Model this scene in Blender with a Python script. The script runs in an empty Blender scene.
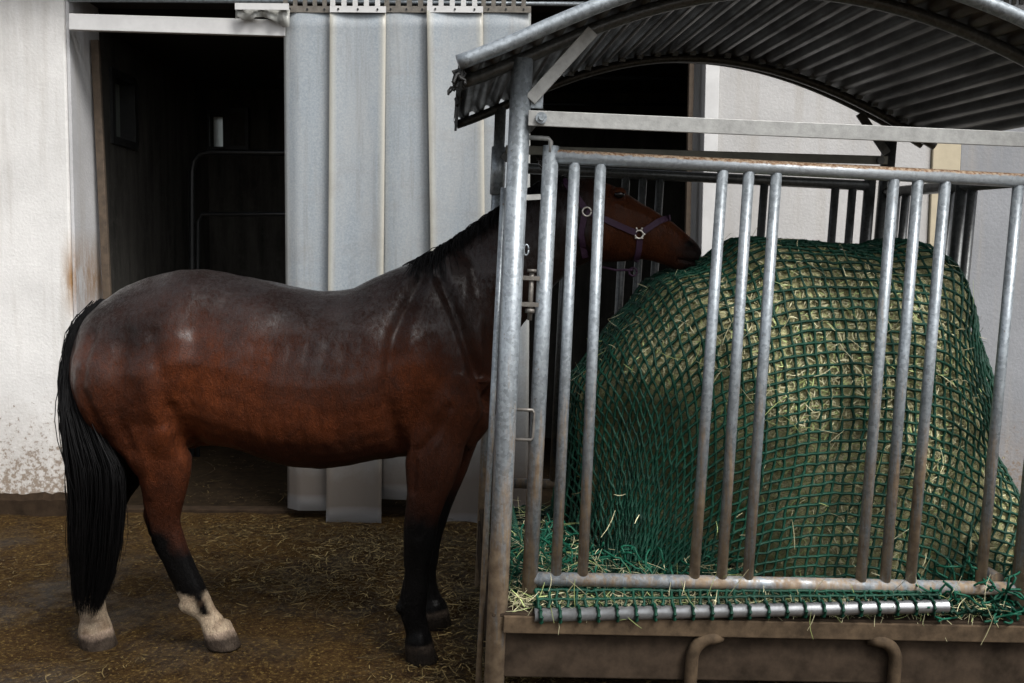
import bpy, bmesh, math, random
import numpy as np
from mathutils import Vector, Matrix, noise
from mathutils.bvhtree import BVHTree

R = math.radians
random.seed(7)
rng = np.random.default_rng(7)
scene = bpy.context.scene
col = scene.collection

# ------------------------------------------------------------------ camera
CAM = np.array([0.0, 0.0, 1.55])
PITCH, ROLL, FPX = R(4.5), R(0.5), 995.5
FW = np.array([0, math.cos(PITCH), -math.sin(PITCH)])
_r0 = np.array([1.0, 0, 0]); _u0 = np.cross(_r0, FW)
RT = math.cos(ROLL) * _r0 + math.sin(ROLL) * _u0
UP = -math.sin(ROLL) * _r0 + math.cos(ROLL) * _u0
cd = bpy.data.cameras.new('camera'); cam = bpy.data.objects.new('camera', cd); col.objects.link(cam)
M = Matrix(((RT[0], UP[0], -FW[0], CAM[0]), (RT[1], UP[1], -FW[1], CAM[1]), (RT[2], UP[2], -FW[2], CAM[2]), (0, 0, 0, 1)))
cam.matrix_world = M
cd.sensor_width = 36.0; cd.lens = FPX / 1024 * 36.0; cd.clip_end = 400.0
scene.camera = cam


def at(px, py, Y):
    """survey: photo pixel + measured distance Y -> world point"""
    d = FW + RT * (px - 512) / FPX - UP * (py - 341.5) / FPX
    return CAM + d * (Y / d[1])


# ------------------------------------------------------------------ mesh helpers
class MB:
    def __init__(s):
        s.v = []; s.f = []; s.sm = []; s.c = []

    def _add(s, vs, fs, smooth=False, c=(1, 1, 1, 1)):
        b = len(s.v)
        s.v += [tuple(float(q) for q in p) for p in vs]
        s.c += [c] * len(vs)
        s.f += [tuple(b + i for i in f) for f in fs]
        s.sm += [smooth] * len(fs)
        return b

    def box(s, x0, x1, y0, y1, z0, z1):
        vs = [(x, y, z) for z in (z0, z1) for y in (y0, y1) for x in (x0, x1)]
        s._add(vs, [(0, 2, 3, 1), (4, 5, 7, 6), (0, 1, 5, 4), (2, 6, 7, 3), (0, 4, 6, 2), (1, 3, 7, 5)])

    def bar(s, a, b, w, t, side=(0, 0, 1)):
        """flat bar from a to b: width w measured along side, thickness t across"""
        a = Vector(a); b = Vector(b); d = (b - a).normalized()
        sd = Vector(side); sd = (sd - d * sd.dot(d)).normalized(); th = d.cross(sd)
        vs = []
        for p in (a, b):
            for i, j in ((-1, -1), (1, -1), (1, 1), (-1, 1)):
                vs.append(p + sd * (i * w / 2) + th * (j * t / 2))
        s._add(vs, [(3, 2, 1, 0), (4, 5, 6, 7), (0, 1, 5, 4), (1, 2, 6, 5), (2, 3, 7, 6), (3, 0, 4, 7)])

    def tube(s, pts, r, n=12, caps=True, c=(1, 1, 1, 1)):
        pts = [Vector(p) for p in pts]
        rs = r if isinstance(r, (list, tuple)) else [r] * len(pts)
        t0 = (pts[1] - pts[0]).normalized()
        ref = Vector((0, 0, 1)) if abs(t0.z) < 0.9 else Vector((1, 0, 0))
        nn = (ref - t0 * ref.dot(t0)).normalized()
        vs = []
        for i, p in enumerate(pts):
            t = (pts[min(i + 1, len(pts) - 1)] - pts[max(i - 1, 0)]).normalized()
            nn = (nn - t * nn.dot(t)).normalized(); bb = t.cross(nn)
            for k in range(n):
                a = 2 * math.pi * k / n
                vs.append(p + (nn * math.cos(a) + bb * math.sin(a)) * rs[i])
        fs = []
        for i in range(len(pts) - 1):
            for k in range(n):
                a = i * n + k; b2 = i * n + (k + 1) % n
                fs.append((a, b2, b2 + n, a + n))
        base = s._add(vs, fs, True, c)
        if caps:
            m = len(pts) - 1
            s.f.append(tuple(base + k for k in reversed(range(n)))); s.sm.append(False)
            s.f.append(tuple(base + m * n + k for k in range(n))); s.sm.append(False)

    def loft(s, rings, caps=True):
        n = len(rings[0]); vs = [p for r_ in rings for p in r_]; fs = []
        for i in range(len(rings) - 1):
            for k in range(n):
                a = i * n + k; b2 = i * n + (k + 1) % n
                fs.append((a, b2, b2 + n, a + n))
        base = s._add(vs, fs, True)
        if caps:
            m = len(rings) - 1
            s.f.append(tuple(base + k for k in reversed(range(n)))); s.sm.append(True)
            s.f.append(tuple(base + m * n + k for k in range(n))); s.sm.append(True)

    def ellipsoid(s, c, r, n=16, m=10):
        c = np.array(c); rings = []
        for i in range(1, m):
            th = math.pi * i / m
            rings.append([c + np.array([r[0] * math.sin(th) * math.cos(2 * math.pi * k / n), r[1] * math.sin(th) * math.sin(2 * math.pi * k / n), -r[2] * math.cos(th)]) for k in range(n)])
        s.loft(rings)

    def mesh(s, name):
        me = bpy.data.meshes.new(name); me.from_pydata(s.v, [], s.f)
        me.polygons.foreach_set('use_smooth', s.sm)
        return me

    def build(s, name, mat, parent=None, bevel=0.0, colors=False, outward=True):
        me = s.mesh(name)
        if outward:
            bm = bmesh.new(); bm.from_mesh(me); bmesh.ops.recalc_face_normals(bm, faces=bm.faces[:]); bm.to_mesh(me); bm.free()
        if colors:
            a = me.color_attributes.new('Col', 'FLOAT_COLOR', 'POINT')
            a.data.foreach_set('color', np.array(s.c, dtype=np.float32).ravel())
        return link(name, me, mat, parent, bevel)


def link(name, me, mat, parent=None, bevel=0.0):
    o = bpy.data.objects.new(name, me); col.objects.link(o)
    if mat: me.materials.append(mat)
    if parent: o.parent = parent
    if bevel:
        b = o.modifiers.new('edge', 'BEVEL'); b.width = bevel; b.segments = 2; b.limit_method = 'ANGLE'; b.angle_limit = R(40)
    return o


def ribbons(name, P, T, N, L, W, colors, mat, parent=None, bend=0.15, segs=3):
    """many thin blades (straw, hay) as one mesh. P centre, T direction, N up, L length, W width (arrays)"""
    n = len(P); T = T / np.linalg.norm(T, axis=1, keepdims=True)
    S = np.cross(T, N); S /= np.linalg.norm(S, axis=1, keepdims=True) + 1e-9
    B = rng.normal(0, bend, (n, 2))
    V = np.zeros((n, segs + 1, 2, 3))
    for k in range(segs + 1):
        t = k / segs - 0.5
        c = P + T * (t * L)[:, None] + N * ((0.25 - t * t) * L * B[:, 0])[:, None] + S * ((0.25 - t * t) * L * B[:, 1] * 2)[:, None]
        wk = W * (1.0 if 0 < k < segs else 0.55)
        V[:, k, 0] = c - S * wk[:, None] / 2; V[:, k, 1] = c + S * wk[:, None] / 2
    V = V.reshape(-1, 3); m = (segs + 1) * 2
    base = (np.arange(n) * m)[:, None]
    F = np.concatenate([np.stack([base[:, 0] + 2 * k, base[:, 0] + 2 * k + 1, base[:, 0] + 2 * k + 3, base[:, 0] + 2 * k + 2], 1) for k in range(segs)])
    me = bpy.data.meshes.new(name); me.from_pydata(V.tolist(), [], F.tolist())
    a = me.color_attributes.new('Col', 'FLOAT_COLOR', 'POINT')
    a.data.foreach_set('color', np.repeat(np.c_[colors, np.ones(n)], m, axis=0).astype(np.float32).ravel())
    return link(name, me, mat, parent)


def empty(name, loc=(0, 0, 0)):
    o = bpy.data.objects.new(name, None); o.location = loc; col.objects.link(o); o.empty_display_size = 0.2
    return o


def tag(o, label=None, cat=None, group=None, kind=None):
    if label: o['label'] = label
    if cat: o['category'] = cat
    if group: o['group'] = group
    if kind: o['kind'] = kind
    return o


# ------------------------------------------------------------------ materials
class NT:
    def __init__(s, name):
        s.m = bpy.data.materials.new(name); s.m.use_nodes = True; s.t = s.m.node_tree
        s.n = s.t.nodes; s.b = s.n['Principled BSDF']; s.out = s.n['Material Output']
        s.geo = None

    def L(s, a, b): s.t.links.new(a, b)

    def pos(s, kind='Position'):
        if s.geo is None: s.geo = s.n.new('ShaderNodeNewGeometry')
        return s.geo.outputs[kind]

    def obj(s): return s.n.new('ShaderNodeTexCoord').outputs['Object']

    def mapped(s, vec, scale):
        m = s.n.new('ShaderNodeMapping'); m.inputs['Scale'].default_value = scale if isinstance(scale, tuple) else (scale,) * 3
        s.L(vec, m.inputs['Vector']); return m.outputs[0]

    def noise(s, vec, scale, detail=4, rough=0.55, dist=0.0):
        x = s.n.new('ShaderNodeTexNoise'); s.L(vec, x.inputs['Vector'])
        x.inputs['Scale'].default_value = scale; x.inputs['Detail'].default_value = detail
        x.inputs['Roughness'].default_value = rough; x.inputs['Distortion'].default_value = dist
        return x.outputs['Fac']

    def voro(s, vec, scale, out='Color'):
        x = s.n.new('ShaderNodeTexVoronoi'); s.L(vec, x.inputs['Vector']); x.inputs['Scale'].default_value = scale
        return x.outputs[out]

    def ramp(s, fac, stops):
        x = s.n.new('ShaderNodeValToRGB'); s.L(fac, x.inputs[0]); e = x.color_ramp.elements
        while len(e) < len(stops): e.new(0.5)
        for el, (p, c) in zip(e, stops):
            el.position = p; el.color = (c, c, c, 1) if isinstance(c, (int, float)) else (*c, 1)
        return x.outputs[0]

    def rng(s, v, a, b, c=0.0, d=1.0):
        x = s.n.new('ShaderNodeMapRange'); x.clamp = True; s.L(v, x.inputs[0])
        for i, q in enumerate((a, b, c, d)): x.inputs[i + 1].default_value = q
        return x.outputs[0]

    def sep(s, v):
        x = s.n.new('ShaderNodeSeparateXYZ'); s.L(v, x.inputs[0]); return x.outputs

    def math(s, op, a, b=None):
        x = s.n.new('ShaderNodeMath'); x.operation = op
        for i, q in enumerate((a, b)):
            if q is None: continue
            if isinstance(q, (int, float)): x.inputs[i].default_value = q
            else: s.L(q, x.inputs[i])
        return x.outputs[0]

    def mix(s, fac, a, b, mode='MIX'):
        x = s.n.new('ShaderNodeMix'); x.data_type = 'RGBA'; x.blend_type = mode
        for idx, q in ((0, fac), (6, a), (7, b)):
            if isinstance(q, (int, float)): x.inputs[idx].default_value = q if idx == 0 else (q, q, q, 1)
            elif isinstance(q, tuple): x.inputs[idx].default_value = (*q, 1)
            else: s.L(q, x.inputs[idx])
        return x.outputs[2]

    def attr(s, name='Col'):
        x = s.n.new('ShaderNodeAttribute'); x.attribute_name = name; return x.outputs['Color']

    def set(s, **k):
        nm = dict(color='Base Color', rough='Roughness', metal='Metallic', spec='Specular IOR Level', coat='Coat Weight', coatr='Coat Roughness',
                  sheen='Sheen Weight', sheenr='Sheen Roughness', trans='Transmission Weight')
        for a, q in k.items():
            i = s.b.inputs[nm[a]]
            if isinstance(q, tuple): i.default_value = (*q, 1)
            elif isinstance(q, (int, float)): i.default_value = q
            else: s.L(q, i)
        return s

    def bump(s, h, strength=0.3, dist=0.01):
        x = s.n.new('ShaderNodeBump'); x.inputs['Strength'].default_value = strength; x.inputs['Distance'].default_value = dist
        s.L(h, x.inputs['Height']); s.L(x.outputs[0], s.b.inputs['Normal']); return s


def mat_plaster(name, base, dirt=1.0, stain_x=None):
    t = NT(name); p = t.pos(); z = t.sep(p)[2]; x = t.sep(p)[0]
    big = t.noise(p, 1.7, 6, .68); fine = t.noise(p, 60, 3, .6); mid = t.noise(p, 9, 5, .65)
    c = t.mix(t.rng(big, .32, .68), base, tuple(b * .74 for b in base))
    c = t.mix(t.rng(fine, .35, .7, 0, .35), c, tuple(b * .72 for b in base))
    # rain streaks
    st = t.noise(t.mapped(p, (7, 7, .5)), 1.6, 4, .6)
    c = t.mix(t.rng(st, .50, .72, 0, .38), c, (.33, .30, .255))
    c = t.mix(t.rng(t.noise(p, 55, 3, .8), .70, .76, 0, .5), c, (.16, .14, .115))
    # mud splashed up from the yard
    spl = t.noise(p, 34, 4, .7)
    h = t.rng(z, .0, .85, .30, 0)
    m = t.rng(t.math('ADD', spl, h), .70, .78, 0, .75)
    c = t.mix(m, c, (.15, .105, .065))
    low = t.rng(t.math('ADD', z, t.math('MULTIPLY', mid, .45)), .15, .95, .85, 0)
    c = t.mix(t.math('MULTIPLY', low, t.rng(spl, .3, .6, .35, 1)), c, (.20, .15, .105))
    if stain_x is not None:
        dx = t.math('ABSOLUTE', t.math('ADD', x, -stain_x))
        nz = t.noise(t.mapped(p, (14, 14, 3)), 1.0, 5, .7)
        a = t.math('MULTIPLY', t.rng(dx, 0, .075, 1, 0), t.rng(z, 1.15, 1.4, 0, 1)); a = t.math('MULTIPLY', a, t.rng(z, 1.45, 1.75, 1, 0))
        a = t.math('MULTIPLY', a, t.rng(nz, .38, .55, 0, 1))
        c = t.mix(a, c, (.23, .12, .035))
    t.set(color=c, rough=.85).bump(t.mix(.35, fine, mid), .35, .012)
    return t.m


def mat_flat(name, c, rough=.6, metal=0.0, var=.3, scale=12, spec=.5):
    t = NT(name); p = t.pos()
    n = t.noise(p, scale, 5, .65)
    t.set(color=t.mix(t.rng(n, .3, .7), c, tuple(q * (1 - var) for q in c)), rough=rough, metal=metal, spec=spec).bump(t.noise(p, scale * 6, 3), .15, .004)
    return t.m


def mat_galv(name, grime_top=1.0, grime_bot=.3, base=(.30, .335, .36), amount=1.0):
    t = NT(name); p = t.pos(); z = t.sep(p)[2]
    sp = t.sep(t.voro(p, 95))[0]
    c = t.mix(t.rng(sp, 0, 1, 0, .75), base, tuple(b * .45 for b in base))
    c = t.mix(t.rng(t.noise(t.mapped(p, (34, 34, 9)), 1.0, 5, .7), .5, .7, 0, .55), c, tuple(min(.8, b * 1.35) for b in base))
    pat = t.noise(t.mapped(p, (34, 34, 4)), 1.0, 6, .7)
    lowz = t.rng(z, grime_bot, grime_top, .23 * amount, -.22)
    lowz = t.math('ADD', lowz, t.math('MULTIPLY', t.math('SUBTRACT', t.noise(t.mapped(p, (7, 7, 1.1)), 1.3, 3, .6), .5), .34))
    g = t.rng(t.math('ADD', pat, lowz), .52, .72, 0, .9)
    br = t.mix(t.rng(t.noise(p, 30, 4), .35, .65), (.15, .095, .050), (.29, .21, .125))
    c = t.mix(g, c, br)
    spk = t.noise(p, 70, 3, .7)
    c = t.mix(t.rng(spk, .66, .72, 0, .7), c, (.13, .075, .04))
    t.set(color=c, rough=t.math('ADD', .36, t.math('MULTIPLY', g, .35)), metal=t.math('MULTIPLY', t.math('SUBTRACT', 1.0, g), .45))
    t.bump(t.mix(.5, spk, pat), .12, .004)
    return t.m


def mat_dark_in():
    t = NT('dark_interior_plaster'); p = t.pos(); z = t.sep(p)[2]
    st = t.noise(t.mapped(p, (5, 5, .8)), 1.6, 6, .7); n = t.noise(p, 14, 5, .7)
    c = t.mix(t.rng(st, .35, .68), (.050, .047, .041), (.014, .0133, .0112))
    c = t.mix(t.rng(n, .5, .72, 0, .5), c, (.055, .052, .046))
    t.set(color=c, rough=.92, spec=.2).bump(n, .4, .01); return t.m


MAT = {}
MAT['plaster'] = mat_plaster('white_plaster', (.72, .712, .69), stain_x=-2.70)
MAT['plaster_warm'] = mat_plaster('grey_plaster', (.49, .485, .475))
MAT['jamb'] = mat_plaster('jamb_plaster', (.52, .52, .525), stain_x=-2.66)
MAT['plinth'] = mat_flat('muddy_plinth', (.034, .022, .013), .95, var=.6, spec=.1)
MAT['painted'] = mat_flat('white_painted_metal', (.60, .60, .59), .45, var=.18, scale=7)
MAT['cream'] = mat_flat('cream_trim', (.46, .40, .28), .6, var=.15)
MAT['greydoor'] = mat_plaster('grey_blue_panel', (.27, .28, .295))
MAT['dark_in'] = mat_dark_in()
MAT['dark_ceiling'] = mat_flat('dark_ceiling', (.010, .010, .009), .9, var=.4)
MAT['timber'] = mat_flat('old_timber', (.095, .068, .045), .8, var=.5, scale=20)
MAT['dark_metal'] = mat_flat('dark_pipe', (.035, .036, .036), .45, .5, .4)
MAT['eave'] = mat_flat('eave_board', (.05, .045, .04), .8, var=.4)
MAT['galv'] = mat_galv('galvanised_steel', 1.55, .45)
MAT['galv_clean'] = mat_galv('galvanised_steel_clean', .5, .2, amount=.15)
MAT['galv_dull'] = mat_galv('dull_galvanised_steel', 1.4, .4, base=(.10, .105, .105), amount=.6)
MAT['galv_mid'] = mat_flat('weathered_flat_bar', (.38, .385, .37), .5, .2, .35, 30)
MAT['bright_pipe'] = mat_flat('bright_steel_pipe', (.40, .41, .42), .34, .8, .35, 24)
MAT['muddy_steel'] = mat_flat('muddy_steel', (.095, .066, .040), .8, 0, .7, 14, .15)
MAT['beam_steel'] = mat_flat('dirty_frame_steel', (.052, .037, .025), .85, 0, .7, 10, .1)
MAT['rubber'] = mat_flat('black_rubber', (.02, .02, .02), .7)
MAT['latch'] = mat_flat('rusty_latch', (.20, .185, .165), .5, .5, .5, 40)


def mat_roof():
    t = NT('corrugated_roof_steel'); p = t.obj()
    n = t.noise(t.mapped(p, (2.0, 1.0, 2.0)), 3.2, 5, .62)
    c = t.mix(t.rng(n, .32, .68), (.13, .13, .127), (.055, .055, .054))
    c = t.mix(t.rng(t.noise(p, 40, 3), .6, .75, 0, .5), c, (.07, .065, .055))
    t.set(color=c, rough=t.rng(n, .3, .7, .36, .6), metal=.55).bump(t.noise(p, 30, 3), .08, .004)
    return t.m


MAT['roof'] = mat_roof()


def mat_toprail():
    # rust crusted along the upper side only: rain and hay lie there
    t = NT('rusty_top_rail'); p = t.pos(); nz = t.sep(t.pos('Normal'))[2]
    n = t.noise(p, 38, 5, .75); sp = t.sep(t.voro(p, 95))[0]
    c = t.mix(t.rng(sp, 0, 1, 0, .5), (.36, .39, .41), (.20, .22, .235))
    g = t.rng(t.math('ADD', t.math('MULTIPLY', n, .9), nz), .78, .98, 0, 1)
    r = t.mix(t.rng(t.noise(p, 90, 4), .4, .65), (.17, .085, .04), (.46, .36, .25))
    t.set(color=t.mix(g, c, r), rough=t.rng(g, 0, 1, .38, .85), metal=t.rng(g, 0, 1, .4, 0)).bump(n, .4, .006)
    return t.m


MAT['top_rail'] = mat_toprail()


def mat_strip():
    t = NT('cloudy_plastic_strip'); p = t.pos(); a = t.sep(t.attr())
    n = t.noise(p, 90, 3, .7); n2 = t.noise(t.mapped(p, (3, 3, .6)), 1.6, 4, .6); z = t.sep(p)[2]
    c = t.mix(t.rng(n, .3, .7), (.20, .235, .262), (.31, .34, .36))
    c = t.mix(t.rng(n2, .4, .72, 0, .45), c, (.37, .365, .345))
    c = t.mix(t.math('MULTIPLY', a[0], .8), c, (.47, .44, .355))      # edges yellowed where the sheet is cut
    low = t.rng(t.math('ADD', z, t.math('MULTIPLY', t.noise(p, 7, 4), .35)), .40, 1.15, .95, 0)
    st = t.noise(t.mapped(p, (16, 16, .9)), 1.5, 5, .7); c = t.mix(t.rng(st, .52, .74, 0, .42), c, (.16, .155, .145))
    sm = t.noise(t.mapped(p, (2.5, 2.5, 5)), 1.3, 6, .7); c = t.mix(t.rng(sm, .55, .75, 0, .3), c, (.20, .185, .16))
    c = t.mix(low, c, (.085, .069, .056))
    c = t.mix(t.math('MULTIPLY', a[2], .7), c, (.55, .56, .58))
    t.set(color=c, rough=.42, spec=.5).bump(n, .1, .004)
    return t.m


MAT['strip'] = mat_strip()


def mat_ground():
    t = NT('wet_trodden_earth'); p = t.pos(); y = t.sep(p)[1]
    n1 = t.noise(p, 2.1, 6, .62); n2 = t.noise(p, 17, 6, .7); n3 = t.noise(p, 62, 5, .75)
    c = t.mix(t.rng(n1, .33, .68), (.011, .0056, .0022), (.034, .0178, .0062))
    c = t.mix(t.rng(n2, .42, .66, 0, .8), c, (.062, .036, .012))
    c = t.mix(t.rng(n3, .54, .66, 0, .8), c, (.17, .115, .036))
    c = t.mix(t.rng(n3, .45, .32, 0, .8), c, (.006, .004, .0028))
    c = t.mix(t.rng(y, 6.05, 6.5), c, (.03, .02, .012))
    t.set(color=c, rough=t.rng(n1, .38, .55, .35, .85), spec=t.rng(n1, .38, .55, .16, .05)).bump(t.mix(.5, n2, n3), .9, .03)
    return t.m


MAT['ground'] = mat_ground()


def mat_attr(name, rough=.7, spec=.3, var=.25, scale=80, bump=0):
    t = NT(name); p = t.pos(); n = t.noise(p, scale, 3, .6)
    c = t.mix(t.rng(n, .3, .7, 0, var), t.attr(), (0, 0, 0))
    t.set(color=c, rough=rough, spec=spec)
    if bump: t.bump(n, bump, .01)
    return t.m


MAT['straw'] = mat_attr('dry_straw', .65)
MAT['hay'] = mat_attr('hay_stalks', .7)


def mat_hay():
    t = NT('pressed_hay'); p = t.obj()
    n = t.noise(p, 26, 6, .75, .6); n2 = t.noise(t.mapped(p, (30, 90, 140)), 1.0, 5, .7)
    c = t.mix(t.rng(n, .3, .7), (.09, .082, .03), (.60, .58, .29))
    c = t.mix(t.rng(n2, .45, .7, 0, .8), c, (.76, .73, .43))
    t.set(color=c, rough=.85, spec=.2).bump(t.mix(.5, n, n2), 1.0, .03)
    return t.m


MAT['hay_body'] = mat_hay()
MAT['net'] = mat_flat('green_twine', (.0025, .050, .028), .6, var=.6, scale=7, spec=.3)
MAT['net_bright'] = mat_flat('bright_green_twine', (.002, .085, .047), .6, var=.5, scale=9, spec=.3)
MAT['halter'] = mat_flat('purple_webbing', (.030, .006, .030), .7, var=.4, scale=60)
MAT['buckle'] = mat_flat('bright_buckle', (.75, .72, .66), .3, .6, .2)
MAT['eye'] = mat_flat('dark_eye', (.004, .003, .003), .15, spec=.3)
MAT['hair'] = mat_flat('black_horse_hair', (.0030, .0028, .0030), .5, var=.6, scale=30, spec=.12)


def mat_coat():
    t = NT('wet_bay_coat'); o = t.obj(); p = t.pos(); a = t.attr()
    fur = t.noise(t.mapped(p, (48, 48, 22)), 1.6, 5, .75, .5); fur2 = t.noise(t.mapped(p, (320, 300, 140)), 1.0, 3, .7)
    blot = t.noise(p, 4.2, 5, .6, .5)
    c = t.mix(t.rng(fur, .40, .66, 0, .75), a, t.mix(1.0, a, (.40, .36, .36), 'MULTIPLY'))
    c = t.mix(t.rng(t.noise(p, 6.5, 5, .7, .4), .45, .7, 0, .6), c, t.mix(1.0, c, (.42, .40, .42), 'MULTIPLY'))
    c = t.mix(t.rng(fur2, .52, .74, 0, .6), c, t.mix(1.0, a, (1.9, 1.75, 1.7), 'MULTIPLY'))
    al = t.n.new('ShaderNodeAttribute'); al.attribute_name = 'Wet'
    wet = al.outputs['Fac']
    w2 = t.math('MULTIPLY', wet, t.rng(t.math('ADD', t.math('MULTIPLY', blot, .45), t.math('MULTIPLY', fur, .55)), .40, .60, .12, 1))
    t.set(color=c, rough=t.rng(w2, 0, 1, .46, .26), spec=t.rng(w2, 0, 1, .05, .20), sheen=t.rng(w2, 0, 1, 0, .03), sheenr=.4)
    film = t.math('MULTIPLY', t.rng(wet, .05, .6, .10, .50), t.rng(t.math('ADD', t.math('MULTIPLY', blot, .5), t.math('MULTIPLY', fur, .5)), .42, .58, .15, 1))
    t.set(coat=film, coatr=.29)
    cb = t.n.new('ShaderNodeBump'); cb.inputs['Strength'].default_value = .16; cb.inputs['Distance'].default_value = .010
    t.L(t.mix(.3, fur, fur2), cb.inputs['Height']); t.L(cb.outputs[0], t.b.inputs['Coat Normal'])
    t.bump(t.mix(.35, fur, fur2), 1.0, .016)
    return t.m


MAT['coat'] = mat_coat()

# ------------------------------------------------------------------ world and light
SUN_EL, SUN_AZ = 51.0, -38.0       # soft daylight from behind the camera, a little left
wd = bpy.data.worlds.new('World'); scene.world = wd; wd.use_nodes = True
nt = wd.node_tree; bg = nt.nodes['Background']
sky = nt.nodes.new('ShaderNodeTexSky'); sky.sky_type = 'NISHITA'; sky.sun_disc = False
sky.sun_elevation = R(SUN_EL); sky.sun_rotation = R(180 + SUN_AZ); sky.air_density = 1.0; sky.dust_density = 4.0; sky.ozone_density = 1.0
hs = nt.nodes.new('ShaderNodeHueSaturation'); hs.inputs['Saturation'].default_value = .28
nt.links.new(sky.outputs[0], hs.inputs['Color']); nt.links.new(hs.outputs[0], bg.inputs['Color'])
bg.inputs['Strength'].default_value = .10
sd = bpy.data.lights.new('sun', 'SUN'); sd.energy = 1.5; sd.angle = R(20); sd.color = (1.0, .975, .95)
so = bpy.data.objects.new('sun', sd); col.objects.link(so)
sdir = Vector((math.sin(R(180 + SUN_AZ)) * math.cos(R(SUN_EL)), math.cos(R(180 + SUN_AZ)) * math.cos(R(SUN_EL)), math.sin(R(SUN_EL))))
so.rotation_euler = sdir.to_track_quat('Z', 'Y').to_euler(); so.location = (0, -5, 12)
vs_ = scene.view_settings
vs_.view_transform = 'Standard'; vs_.look = 'None'; vs_.exposure = 1.06; vs_.gamma = 1.0
try: vs_.use_curve_mapping = False
except Exception: pass

# ------------------------------------------------------------------ ground
HOOVES = []


def ground_z(x, y):
    z = -.032 + .012 * noise.noise(Vector((x * 1.3, y * 1.3, 0))) + .009 * noise.noise(Vector((x * 5, y * 5, 3)))
    z += .035 * math.exp(-((x + .08) / .22) ** 2 - ((y - 4.25) / .45) ** 2) + .03 * math.exp(-((x + .7) / .6) ** 2 - ((y - 5.35) / .35) ** 2)
    for hx, hy, hz in HOOVES:
        d2 = (x - hx) ** 2 + (y - hy) ** 2
        if d2 < .3:
            k = math.exp(-d2 / .02); z = z * (1 - k) + hz * k
    return z


def build_ground():
    def axis(lo, hi, step, far):
        a = list(np.arange(lo, hi + 1e-6, step)); o = []
        s = step; v = lo
        while v > -far: s *= 1.5; v -= s; o.append(v)
        o = o[::-1]; p = []; s = step; v = hi
        while v < far: s *= 1.5; v += s; p.append(v)
        return o + a + p
    xs = axis(-3.6, 3.2, .035, 120); ys = axis(2.9, 7.4, .035, 120)
    nx = len(xs); V = []; F = []
    for y in ys:
        for x in xs:
            V.append((x, y, ground_z(x, y) + .006 * noise.noise(Vector((x * 14, y * 14, 7))) + .004 * noise.noise(Vector((x * 31, y * 31, 1)))))
    for j in range(len(ys) - 1):
        for i in range(nx - 1):
            a = j * nx + i; F.append((a, a + 1, a + nx + 1, a + nx))
    me = bpy.data.meshes.new('ground'); me.from_pydata(V, [], F); me.polygons.foreach_set('use_smooth', [True] * len(F))
    tag(link('ground', me, MAT['ground']), 'brown wet trodden earth of the yard', kind='structure')


# ------------------------------------------------------------------ barn
WY = 6.10           # outer wall face
X_L, X_R = -2.70, 1.125


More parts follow.
